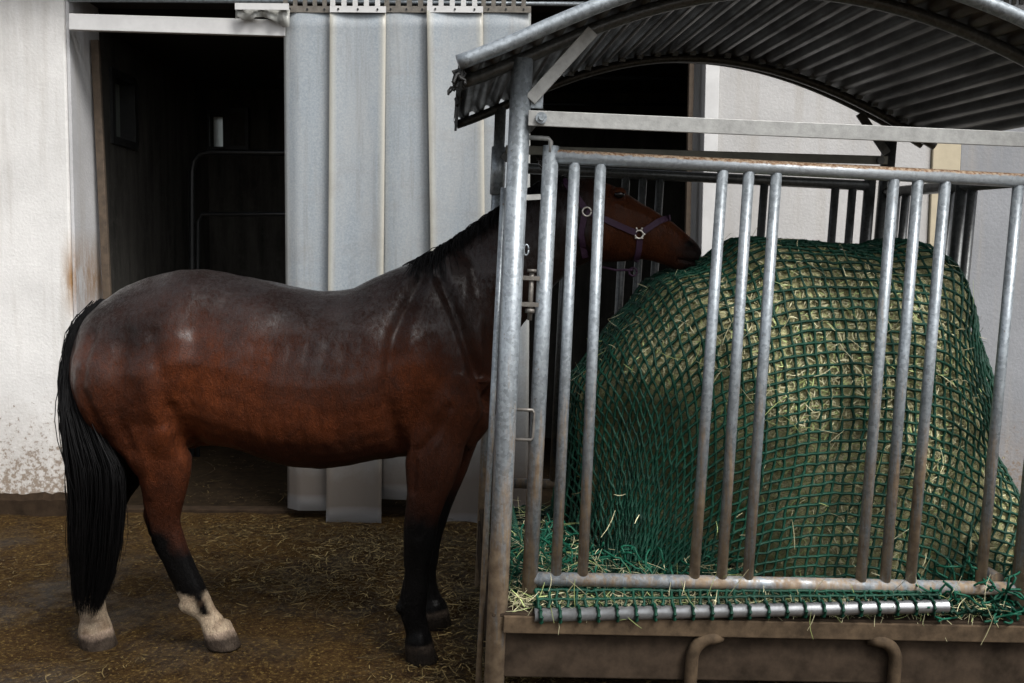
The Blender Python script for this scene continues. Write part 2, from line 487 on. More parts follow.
def build_barn():
    b = tag(empty('barn', (0, WY, 0)), 'white plastered barn with a wide dark doorway', 'barn')
    def part(mb, name, mat, bevel=.004, label=None):
        o = mb.build(name, mat, None, bevel); o.parent = b; o.matrix_parent_inverse = Matrix.Translation((0, -WY, 0))
        if label: o['label'] = label
        return o
    m = MB(); m.box(-14, X_L, WY, WY + .46, -.3, 3.5); part(m, 'wall', MAT['plaster'], .012, 'white rough plaster wall left of doorway')
    m = MB(); m.box(X_L + .002, X_L + .022, WY + .012, WY + .45, -.2, 3.2); part(m, 'door_jamb', MAT['jamb'])
    m = MB(); xs = list(np.linspace(-14, -4.2, 12)) + list(np.linspace(-4.15, X_L - .004, 60)); r0 = []; F = []
    for i, x in enumerate(xs):
        zt = .095 + .05 * noise.noise(Vector((x * 3, 0, 2))) + .022 * noise.noise(Vector((x * 17, 4, 2))); yo = .01 * noise.noise(Vector((x * 9, 1, 1)))
        r0 += [(x, WY - .045 + yo, -.3), (x, WY - .030 + yo, zt * .6), (x, WY - .002, zt), (x, WY - .002, -.3)]
        if i: F += [(4 * i - 4 + k, 4 * i + k, 4 * i + (k + 1) % 4, 4 * i - 4 + (k + 1) % 4) for k in range(4)]
    m._add(r0, F, False); part(m, 'plinth', MAT['plinth'], 0)
    m = MB(); m.box(X_R + .10, 2.53, WY, WY + .46, -.3, 3.5); m.box(3.6, 14, WY, WY + .46, -.3, 3.5); part(m, 'wall', MAT['plaster_warm'], .012, 'greyish plaster wall behind the hay feeder')
    m = MB(); m.box(X_R + .02, X_R + .104, WY - .03, WY + .44, -.2, 3.4); part(m, 'door_jamb', MAT['painted'], label='white painted post at right of doorway')
    m = MB(); m.box(X_R - .064, X_R - .034, WY + .05, WY + .10, -.2, 3.4); part(m, 'door_frame', MAT['timber'])
    m = MB(); m.box(2.532, 2.70, WY - .02, WY + .44, -.2, 3.4); part(m, 'corner_trim', MAT['cream'])
    m = MB(); m.box(2.702, 3.60, WY - .012, WY + .30, -.2, 3.4); part(m, 'sliding_door', MAT['greydoor'])
    # head of the doorway
    m = MB(); m.box(X_L, X_R + .12, WY + .02, WY + .46, 3.16, 3.5); part(m, 'lintel', MAT['eave'])
    a = at(70, 14.5, WY - .05); c = at(286, 21, WY - .05)
    m = MB(); m.bar((a[0] + .0, WY - .05, a[2] - .045), (c[0], WY - .05, c[2] - .045), .095, .04); part(m, 'lintel_board', MAT['painted'])
    # roof edge
    m = MB(); m.box(-14, 14, WY - .35, WY + 3, 3.46, 3.6); part(m, 'roof', MAT['eave'])
    m = MB()
    n = 150
    for k in range(n):
        x0 = -3.2 + k * .045; m.box(x0, x0 + .026, WY - .022, WY + .004, 3.118, 3.175)
    m.box(-3.2, 3.6, WY - .02, WY + .006, 3.15, 3.46)
    part(m, 'fascia', MAT['eave'], 0)
    # inside: left wall with window, back wall with window, right wall, ceiling
    Yb = 8.9
    wl = X_L + .0
    # left interior wall (with a window hole)
    zc = 3.05
    m = MB()
    y0, y1 = 6.75, 7.2; z0, z1 = 2.33, 2.83
    m.box(wl - .3, wl, WY + .46, y0, -.2, zc); m.box(wl - .3, wl, y1, Yb, -.2, zc)
    m.box(wl - .3, wl, y0, y1, -.2, z0); m.box(wl - .3, wl, y0, y1, z1, zc)
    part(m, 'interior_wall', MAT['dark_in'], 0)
    m = MB()
    for q in ((y0, y0 + .05, z0, z1), (y1 - .05, y1, z0, z1), (y0 + .05, y1 - .05, z0, z0 + .05), (y0 + .05, y1 - .05, z1 - .05, z1)): m.box(wl - .12, wl + .02, *q)
    w = part(m, 'window', MAT['dark_metal'], 0)
    m = MB(); m.box(wl - .11, wl - .09, y0 + .05, y1 - .05, z0 + .05, z1 - .05)
    g = m.build('pane', MAT['pane_dim'], w)
    # back wall
    p0 = at(210, 115, Yb); p1 = at(224, 147, Yb); xa, xb_, zb, zt = p0[0], p1[0] + .0, p1[2], p0[2]
    m = MB()
    m.box(wl - .3, xa, Yb, Yb + .25, -.2, zc); m.box(xb_, 3.5, Yb, Yb + .25, -.2, zc)
    m.box(xa, xb_, Yb, Yb + .25, -.2, zb); m.box(xa, xb_, Yb, Yb + .25, zt, zc)
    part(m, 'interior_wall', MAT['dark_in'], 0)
    m = MB()
    for q in ((xa - .04, xa, zb - .04, zt + .04), (xb_, xb_ + .04, zb - .04, zt + .04), (xa, xb_, zb - .04, zb), (xa, xb_, zt, zt + .04)): m.box(q[0], q[1], Yb - .03, Yb - .002, q[2], q[3])
    m.box(xb_ + .05, xb_ + .24, Yb - .10, Yb - .06, zb - .04, zt + .05)
    w = part(m, 'window', MAT['dark_metal'], 0)
    m = MB(); m.box(xa, xb_, Yb + .10, Yb + .12, zb, zt); m.build('pane', MAT['pane'], w)
    m = MB(); m.box(xb_ + .08, xb_ + .21, Yb - .106, Yb - .101, zb, zt + .01); m.build('casement', MAT['dark_in'], w)
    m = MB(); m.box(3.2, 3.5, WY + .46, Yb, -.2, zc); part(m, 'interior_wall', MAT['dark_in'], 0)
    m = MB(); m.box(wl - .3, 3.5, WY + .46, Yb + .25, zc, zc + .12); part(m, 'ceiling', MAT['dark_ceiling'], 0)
    m = MB()
    for yy, zz in ((7.3, 2.88), (8.0, 2.80)): m.tube([(-1.7, yy, zz), (1.6, yy, zz + .01)], .016, 8)
    part(m, 'ceiling_pipe', MAT['indoor_pipe'], 0)
    m = MB(); m.box(X_L + .02, X_R, WY + .06, WY + .16, -.2, -.012); part(m, 'threshold', MAT['plinth'], .006)
    m = MB(); m.box(X_L, X_R, WY + .17, Yb, -.2, -.022); part(m, 'floor', MAT['barn_floor'], 0)
    return b


MAT['pane'] = mat_flat('frosted_pane', (.72, .76, .72), .5, var=.1)
MAT['pane_dim'] = mat_flat('dusty_pane', (.16, .18, .16), .4, var=.3)
for k in ('pane', 'pane_dim'):
    MAT[k].node_tree.nodes['Principled BSDF'].inputs['Transmission Weight'].default_value = .6 if k == 'pane' else .12
MAT['indoor_pipe'] = mat_flat('grey_pipe', (.028, .03, .031), .35, .4)  # one even dark grey, the own colour of the indoor pipes
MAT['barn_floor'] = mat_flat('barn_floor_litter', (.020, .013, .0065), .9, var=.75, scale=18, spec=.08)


def build_barn_things():
    # leaning batten inside the left jamb
    Y = WY + .30
    m = MB(); a = at(95, 40, Y); c = at(109, 330, Y); e = c + (c - a) * .75
    m.bar(a, e, .05, .03, (1, 0, 0)); o = m.build('wooden_plank', MAT['timber'], None, .004)
    tag(o, 'thin brown plank leaning beside the left door jamb', 'plank')
    # stall rail of bent pipe
    Y = 7.9
    def q(x, y): return at(x, y, Y)
    m = MB(); t = empty('stall_rail', (at(192, 500, Y)[0], Y, -.02))
    pts = [q(192, 470), q(192, 300), q(192, 172), q(194, 161), q(200, 154), q(210, 152), q(300, 153), q(420, 155)]
    m.tube(pts, .024, 10); o = m.build('pipe', MAT['indoor_pipe'], t); o.matrix_parent_inverse = Matrix.Translation(-t.location)
    m = MB(); m.tube([q(198, 470), q(198, 300), q(198, 222), q(202, 214), q(300, 214), q(420, 215)], .017, 10)
    o = m.build('pipe', MAT['indoor_pipe'], t); o.matrix_parent_inverse = Matrix.Translation(-t.location)
    tag(t, 'bent pipe stall rail in the dark behind the doorway', 'stall rail')


def build_curtain():
    t = empty('strip_curtain', (-.9, WY - .1, 0)); tag(t, 'grey translucent plastic strip curtain hanging in the barn doorway', 'strip curtain')
    inv = Matrix.Translation(-t.location)
    #        top x0,x1  bottom x0,x1  ybottom  front?
    S = [(283, 332, 285, 331, 511, 0), (384, 429, 381, 432, 500, 0), (481, 531, 480, 528, 520, 0),
         (330, 386, 327, 382, 522, 1), (427, 483, 435, 487, 529, 1)]
    for x0, x1, bx0, bx1, yb, fr in S:
        Y = WY - (.13 if fr else .085)
        nu, nv = 14, 30; m = MB(); V = []; C = []
        ph = random.random() * 6
        for j in range(nv + 1):
            v = j / nv; py = 11 + (yb - 11) * v
            for i in range(nu + 1):
                u = i / nu
                px = (x0 + (x1 - x0) * u) * (1 - v) + (bx0 + (bx1 - bx0) * u) * v
                p = at(px, py, Y)
                cv = (u - .5) ** 2 * 4
                p[1] += (-.030 if fr else .022) * cv * (.3 + .7 * v) + .010 * math.sin(ph + 3.1 * v + u * 2)
                if x0 == 283: p[1] += .05 * max(0, .28 - u) / .28 * (.5 + .5 * v) - 0
                V.append(p); e = max(0, (abs(u - .5) - .37) / .13); C.append((min(1, e * (1.0 if fr else .4)), u, 1.0 if (j == nv and 1) else 0.0, 1))
        F = []
        for j in range(nv):
            for i in range(nu):
                a = j * (nu + 1) + i; F.append((a, a + nu + 1, a + nu + 2, a + 1))
        m._add(V, F, True); m.c = C
        o = m.build('strip', MAT['strip'], t, 0, True); o.matrix_parent_inverse = inv
        sol = o.modifiers.new('thick', 'SOLIDIFY'); sol.thickness = .004; sol.offset = 0
        # comb plate clamping the strip to the rail
        Yp = Y - .012
        a = at(x0, 12, Yp); c = at(x1, 13, Yp); zt = at((x0 + x1) / 2, 4, Yp)[2]; zm = (a[2] + c[2]) / 2
        m = MB(); m.box(a[0], c[0], Yp - .003, Yp + .003, zm, zt - .012)
        k = max(3, int((c[0] - a[0]) / .055)); st = (c[0] - a[0]) / k
        for i in range(k): m.box(a[0] + i * st + .002, a[0] + i * st + st * .48, Yp - .003, Yp + .003, zt - .0125, zt + .03)
        o = m.build('clamp_plate', MAT['painted'] if fr else MAT['plate_dull'], t, 0); o.matrix_parent_inverse = inv
        for i in range(3):
            m = MB(); xx = a[0] + (c[0] - a[0]) * (.15 + .35 * i); m.tube([(xx, Yp - .009, zm + .018), (xx, Yp - .002, zm + .018)], .006, 8)
            m.build('screw', MAT['dark_metal'], o)
    m = MB(); a = at(68, 3, WY - .06); c = at(565, 9, WY - .06)
    m.tube([(a[0], WY - .06, a[2] + .02), (c[0] + 1.2, WY - .06, a[2] + .02)], .014, 8)
    o = m.build('hanging_rail', MAT['galv_clean'], t); o.matrix_parent_inverse = inv
    # torn left-over plate with a ragged stub of strip
    m = MB(); a = at(235, 3, WY - .14); c = at(289, 10, WY - .14)
    m.box(a[0], c[0], WY - .143, WY - .137, c[2], a[2]); o = m.build('clamp_plate', MAT['painted'], t); o.matrix_parent_inverse = inv
    a = at(236, 9, WY - .105); c = at(290, 28, WY - .105)
    V = []; nn = 16
    jag = [.55, .5, .62, .58, .55, .62, .5, .45, .4, .46, .55, .62, .7, .8, .95, 1, 1]
    for i in range(nn + 1):
        x = a[0] + (c[0] - a[0]) * i / nn; zt = a[2]; zb = a[2] + (c[2] - a[2]) * jag[i]
        V += [(x, WY - .105 - .012 * math.sin(i), zt), (x, WY - .11 - .018 * math.sin(i * 1.3), zb)]
    m = MB(); m._add(V, [(2 * i, 2 * i + 1, 2 * i + 3, 2 * i + 2) for i in range(nn)], True); m.c = [(0.5, 0, 0, 1)] * len(V)
    o = m.build('torn_strip', MAT['strip'], t, 0, True); o.matrix_parent_inverse = inv
    sol = o.modifiers.new('thick', 'SOLIDIFY'); sol.thickness = .004


MAT['plate_dull'] = mat_flat('rusty_plate', (.22, .20, .17), .6, .3, .5, 30)

# ------------------------------------------------------------------ hay feeder, in its own leaning frame (x = along front, y = depth, z = up)
_ya, _le, _pi = .0690, .0347, .0309
wv = np.array([math.cos(_ya), math.sin(_ya), 0]); dv = np.array([-math.sin(_ya), math.cos(_ya), 0]); uv = np.array([0, 0, 1.0])
wv, uv = math.cos(_le) * wv - math.sin(_le) * uv, math.cos(_le) * uv + math.sin(_le) * wv
dv, uv = math.cos(_pi) * dv + math.sin(_pi) * uv, math.cos(_pi) * uv - math.sin(_pi) * dv
FO = np.array([.0706, 3.45, .425])
FM = Matrix(((wv[0], dv[0], uv[0], FO[0]), (wv[1], dv[1], uv[1], FO[1]), (wv[2], dv[2], uv[2], FO[2]), (0, 0, 0, 1)))
FW_, FD = 1.745, 1.28       # right post line, rear post line
PL = -.112                  # left post line
PROF = [(-.315, 1.715), (-.2, 1.765), (-.1, 1.815), (.1, 1.905), (.29, 1.985), (.5, 2.045), (.8, 2.08), (1.1, 2.055), (1.35, 1.995), (1.55, 1.93), (1.75, 1.845), (1.97, 1.735)]


def prof_pts(n):
    """smooth arch through PROF, evenly spaced -> (w,u,normal_w,normal_u)"""
    P = np.array(PROF); s = np.r_[0, np.cumsum(np.hypot(*np.diff(P, axis=0).T))]
    cw = np.polyfit(s, P[:, 0], 5); cu = np.polyfit(s, P[:, 1], 5)
    q = np.linspace(0, s[-1], n); w = np.polyval(cw, q); u = np.polyval(cu, q)
    dw = np.gradient(w, q); du = np.gradient(u, q); l = np.hypot(dw, du)
    return q, w, u, -du / l, dw / l


def build_feeder():
    t = empty('hay_feeder'); t.matrix_world = FM
    tag(t, 'galvanised steel hay feeder with barred gates and a curved corrugated roof', 'hay feeder')
    # corner posts
    def post(w, d, z0, z1, mat, r=.036):
        m = MB(); m.tube([(w, d, z0), (w, d, z1)], r, 18); return m
    post(PL, -.02, -.62, 1.80, 0).build('corner_post', MAT['galv'], t)
    m = post(PL, FD, -.62, 1.80, 0, .026); m.tube([(PL, FD, 1.40), (PL, FD, 1.62)], .034, 16); m.build('corner_post', MAT['galv'], t)
    post(FW_, FD, -.62, 1.80, 0, .034).build('corner_post', MAT['galv_dull'], t)
    post(FW_ + .065, -.005, -.098, 1.82, 0).build('corner_post', MAT['galv'], t)
    # roof
    q, w, u, nw, nu = prof_pts(620)
    am = .016
    m = MB(); V = []; ds = (-.20, .1, .5, .9, 1.2, 1.44)
    for d in ds:
        for i in range(len(q)):
            o = .030 + am * math.tanh(2.0 * math.sin(2 * math.pi * q[i] / .076))
            V.append((w[i] + nw[i] * o, d, u[i] + nu[i] * o))
    n = len(q); F = [(j * n + i, j * n + i + 1, (j + 1) * n + i + 1, (j + 1) * n + i) for j in range(len(ds) - 1) for i in range(n - 1)]
    m._add(V, F, True); o = m.build('roof_sheet', MAT['roof'], t); sm = o.modifiers.new('thick', 'SOLIDIFY'); sm.thickness = .002
    q, w, u, nw, nu = prof_pts(60)
    def arch(d, off, r, nme, mat, i0=0, i1=60):
        m = MB(); m.tube([(w[i] + nw[i] * off, d, u[i] + nu[i] * off) for i in range(i0, i1)], r, 14); return m.build(nme, mat, t)
    arch(-.205, .032, .024, 'roof_rim', MAT['galv_clean'])
    arch(-.02, -.006, .022, 'roof_arch', MAT['galv_dull'])
    arch(FD, -.006, .020, 'roof_arch', MAT['galv_dull'])
    arch(1.43, .012, .016, 'roof_rim', MAT['galv_dull'])
    # clips that hold the sheet on the rear arch
    for i in range(14, 56, 2):
        m = MB(); a = np.array((w[i] + nw[i] * .012, FD - .03, u[i] + nu[i] * .012)); m.box(a[0] - .013, a[0] + .013, a[1] - .018, a[1] + .008, a[2] - .010, a[2] + .008)
        m.build('roof_clip', MAT['galv_clean'], t)
    # left roof edge: angle strip and frayed twine
    m = MB(); m.bar((w[0], -.2, u[0] + .008), (w[0], 1.43, u[0] + .008), .055, .012); m.build('roof_edge', MAT['rubber'], t, .002)
    for k in range(30):
        m = MB(); d = -.2 + random.random() * .9 * (random.random() ** 1.5); p = Vector((w[0] - .004, d, u[0] + .01)); pts = [p]
        for s in range(5):
            p = p + Vector((random.gauss(-.001, .006), random.gauss(.004, .012), random.gauss(-.005, .010))); pts.append(p)
        m.tube(pts, .0042, 5); m.build('frayed_twine', MAT['rubber'], t)
    # braces
    m = MB(); m.bar((PL + .03, -.045, 1.665), (.115, -.045, 1.90), .042, .008, (1, 0, -1)); m.build('brace', MAT['galv_mid'], t, .002)
    m = MB(); m.bar((FW_ - .02, FD - .03, 1.68), (FW_ - .17, FD - .03, 1.86), .04, .01, (1, 0, 1)); m.build('brace', MAT['galv_dull'], t, .002)
    m = MB(); m.bar((PL + .02, FD - .03, 1.56), (PL + .2, FD - .03, 1.80), .04, .01, (1, 0, -1)); m.build('brace', MAT['galv_dull'], t, .002)
    # flat cross beams
    m = MB(); m.bar((PL + .025, -.062, 1.604), (FW_ + .07, -.062, 1.624), .050, .012); o = m.build('cross_beam', MAT['galv_mid'], t, .002)
    m = MB(); m.tube([(-.045, -.080, 1.605), (-.045, -.066, 1.605)], .019, 18); m.tube([(-.045, -.092, 1.605), (-.045, -.079, 1.605)], .010, 6); m.build('bolt', MAT['galv_clean'], o)
    m = MB(); m.box(PL + .03, PL + .075, -.03, -.022, 1.64, 1.69); m.build('bracket', MAT['galv_clean'], t, .002)
    m = MB(); m.bar((PL + .03, FD - .04, 1.606), (FW_ - .02, FD - .04, 1.648), .040, .010); o = m.build('cross_beam', MAT['galv_dull_bar'], t, .002)
    m = MB(); m.tube([(FW_ - .06, FD - .062, 1.645), (FW_ - .06, FD - .044, 1.645)], .018, 12); m.build('bolt', MAT['galv_dull'], o)
    # gates ------------------------------------------------------------
    def gate(P, xs, name, zt, zb, mats, r_rail=.0245, r_bar=.0192, r_st=.0275, top='top_rail', x0=0, x1=None):
        e = bpy.data.objects.new(name, None); col.objects.link(e); e.parent = t; e.empty_display_size = .1
        m = MB(); m.tube([P(x0 - .0, zt), P(x1, zt)], r_rail, 16); m.build('top_rail', MAT[top], e)
        m = MB(); pts = [P(x0 + .012, zb), P(x1, zb)]; m.tube(pts, r_rail, 16); m.build('bottom_rail', MAT[mats[1]], e)
        for i, x in enumerate(xs):
            xa, xb2, st = x
            m = MB(); m.tube([P(xb2, zb - (.045 if st else -.018)), P(xa, zt + (.035 if st else -.018))], r_st if st else r_bar, 16)
            m.build('stile' if st else 'bar', MAT[mats[0]], e)
        return e
    front = gate(lambda x, z: (x, 0, z), [(0, 0, 1), (.083, .092, 0), (.172, .187, 0), (.595, .590, 0), (.686, .690, 0), (.783, .786, 0), (1.200, 1.204, 0), (1.286, 1.295, 0), (1.385, 1.390, 0), (1.650, 1.655, 0)],
                 'front_gate', 1.488, .012, ('galv', 'galv_low'), x1=FW_ + .07)
    gate(lambda x, z: (x, FD + .0, z), [(.12, .12, 0), (.22, .22, 0), (.491, .491, 0), (.572, .572, 0), (.653, .653, 0), (1.072, 1.072, 0), (1.154, 1.154, 0), (1.50, 1.50, 0), (1.584, 1.584, 0), (1.667, 1.667, 1)],
         'rear_gate', 1.528, .03, ('galv_dull', 'galv_dull'), top='galv_dull', x0=0.02, x1=1.667)
    gate(lambda d, z: (FW_, d, z), [(.48, .48, 0), (.56, .56, 1), (.66, .66, 0), (1.06, 1.06, 0), (1.155, 1.155, 0)],
         'side_gate', 1.50, .03, ('galv_dull', 'galv_dull'), top='galv_dull', x0=.03, x1=FD - .03)
    # latch between the post and the gate, loops
    m = MB()
    for z in (.985, 1.075): m.bar((PL + .03, -.02, z), (-.02, -.012, z), .014, .022)
    m.tube([(-.046, -.012, .93), (-.046, -.012, 1.10)], .0085, 10); m.tube([(-.046, -.012, 1.095), (-.046, -.012, 1.105)], .016, 10); m.tube([(-.046, -.012, .955), (-.046, -.012, .97)], .017, 6)
    m.build('latch', MAT['latch'], front)
    m = MB(); m.tube([(PL + .03, -.02, .62), (PL + .09, -.02, .62), (PL + .097, -.02, .61), (PL + .097, -.02, .525), (PL + .09, -.02, .515), (PL + .03, -.02, .515)], .006, 8); m.build('handle_loop', MAT['latch'], t)
    m = MB(); m.tube([(PL + .03, -.02, 1.545), (-.012, -.02, 1.545), (-.004, -.02, 1.535), (-.004, -.02, 1.50)], .008, 8); m.build('hinge_loop', MAT['galv_mid'], t)
    m = MB(); m.bar((PL + .03, -.02, 1.345), (-.03, -.02, 1.35), .018, .02); m.build('hinge_plate', MAT['galv_mid'], t)
    m = MB(); c = Vector((-.072, -.05, 1.17)); m.tube([c + Vector((.008 * math.cos(a), 0, .018 * math.sin(a))) for a in np.linspace(0, 2 * math.pi, 14)], .0028, 6); m.build('chain_link', MAT['galv_clean'], t)
    # thin rods beside the left corner
    m = MB(); m.tube([(PL - .050, .10, -.45), (PL - .036, .10, 1.38)], .011, 10); m.build('side_rod', MAT['galv'], t)
    # deck, flange, beam
    m = MB(); m.box(PL - .02, FW_ + .10, -.055, FD + .03, -.110, -.096); m.build('deck', MAT['beam_steel'], t, .003)
    m = MB(); m.bar((PL + .02, -.065, -.131), (FW_ + .12, -.065, -.135), .062, .014); m.build('flange', MAT['muddy_steel'], t, .004)
    m = MB(); m.bar((PL + .02, -.01, -.255), (FW_ + .12, -.01, -.262), .165, .05); m.build('frame_beam', MAT['beam_steel'], t, .005)
    m = MB(); m.bar((PL - .0, .04, -.225), (PL - .0, FD - .05, -.225), .16, .05); m.build('frame_beam', MAT['beam_steel'], t, .005)
    m = MB(); m.bar((PL + .02, FD, -.225), (FW_ + .1, FD, -.225), .16, .05); m.build('frame_beam', MAT['beam_steel'], t, .005)
    for x, s in ((.585, 1), (1.33, -1)):
        m = MB(); pts = []
        for k in range(9):
            a = k / 8 * math.pi / 2; pts.append((x + s * .07 * (1 - math.cos(a)), -.062 + .0 * k, -.245 + .075 * math.sin(a)))
        pts = [(x, -.062, -.50), (x, -.062, -.36)] + pts + [(x + s * .10, -.045, -.168)]
        m.tube(pts, .023, 14); m.build('skid_leg', MAT['muddy_steel'], t)
    return t


MAT['galv_low'] = mat_galv('muddy_bottom_rail', .9, .25, amount=1.0)
MAT['galv_dull_bar'] = mat_flat('tarnished_flat_bar', (.22, .22, .19), .5, .3, .4)


# ------------------------------------------------------------------ bale, net
BC = np.array([1.04, .60, .45]); BA = np.array([.83, .52, .80])


def bale_f(p):
    q = (p - BC) / BA
    f = (np.abs(q[..., 0]) ** 2.5 + np.abs(q[..., 2]) ** 2.5 + np.abs(q[..., 1]) ** 3.2) ** (1 / 2.6) - 1
    cav = .80 * np.exp(-((p[..., 0] - .58) / .40) ** 2 - ((p[..., 2] - .10) / .40) ** 2) / (1 + np.exp((p[..., 1] - .55) / .1))
    cav += .09 * np.exp(-((p[..., 0] - .3) / .22) ** 2 - ((p[..., 2] - .95) / .2) ** 2)
    cav += .10 * np.exp(-((p[..., 0] - .60) / .36) ** 2 - ((p[..., 2] - 1.2) / .22) ** 2)
    cav -= .07 * np.exp(-((p[..., 0] - 1.55) / .2) ** 2 - ((p[..., 2] - 1.1) / .25) ** 2)
    cav -= .30 * np.exp(-((p[..., 0] - 1.86) / .2) ** 2 - ((p[..., 2] - .05) / .30) ** 2 - ((p[..., 1] - .22) / .22) ** 2)
    lump = .035 * np.sin(p[..., 0] * 9 + 1.3 * np.sin(p[..., 2] * 5)) * np.sin(p[..., 2] * 8 + 1) + .012 * np.sin(p[..., 0] * 17 + p[..., 2] * 13)
    return f + cav + lump


def bale_surface(D):
    """march from inside along unit directions D to the surface"""
    c = np.array([1.04, .66, .42]); lo = np.full(len(D), .02); hi = np.full(len(D), 1.6)
    # first crossing
    t = np.full(len(D), .04); done = np.zeros(len(D), bool)
    for k in range(160):
        f = bale_f(c + D * t[:, None]); done |= f > 0
        t = np.where(done, t, t + .01)
    for k in range(8):
        f = bale_f(c + D * t[:, None]); t = t - np.clip(f, -.1, .1) * .2 * 0
    return c + D * t[:, None]


def grad(p, e=.004):
    g = np.stack([(bale_f(p + np.eye(3)[k] * e) - bale_f(p - np.eye(3)[k] * e)) / (2 * e) for k in range(3)], -1)
    return g


def hay_cols(n, bright=1.0):
    k = rng.random((n, 1)); m = rng.random((n, 1))
    c = np.array([[.22, .20, .10]]) * (1 - k) + np.array([[.80, .76, .48]]) * k
    c = np.where(m > .75, c * np.array([[.75, .95, .6]]), c)
    return c * bright


def build_bale(feeder):
    bm = bmesh.new(); bmesh.ops.create_icosphere(bm, subdivisions=6, radius=1.0)
    me = bpy.data.meshes.new('hay_bale'); bm.to_mesh(me); bm.free()
    n = len(me.vertices); D = np.zeros(n * 3); me.vertices.foreach_get('co', D); D = D.reshape(-1, 3)
    P = bale_surface(D); P[:, 2] = np.maximum(P[:, 2], -.09)
    for i in range(n):
        P[i] += D[i] * (.012 * noise.noise(Vector(P[i] * 22)) - .010)
    me.vertices.foreach_set('co', P.ravel()); me.polygons.foreach_set('use_smooth', [True] * len(me.polygons))
    o = link('hay_bale', me, MAT['hay_body']); o.matrix_world = FM
    tag(o, 'big round hay bale under green net inside the feeder', 'hay bale')
    # stalks standing out of the pressed face
    N = 20000; D = rng.normal(size=(N * 2, 3)); D /= np.linalg.norm(D, axis=1, keepdims=True)
    D = D[(D[:, 1] < .45) & (D[:, 2] > -.75)][:N]; P = bale_surface(D); g = grad(P); g /= np.linalg.norm(g, axis=1, keepdims=True) + 1e-9
    k = P[:, 2] > -.08; P, g = P[k], g[k]; n = len(P)
    T = rng.normal(size=(n, 3)); T -= g * (T * g).sum(1, keepdims=True) * .88
    ribbons('stalks', P + g * .001, T, g, rng.uniform(.015, .055, n), rng.uniform(.0018, .0042, n), hay_cols(n) * rng.uniform(.6, 1.15, (n, 1)), MAT['hay'], o, .12)
    return o


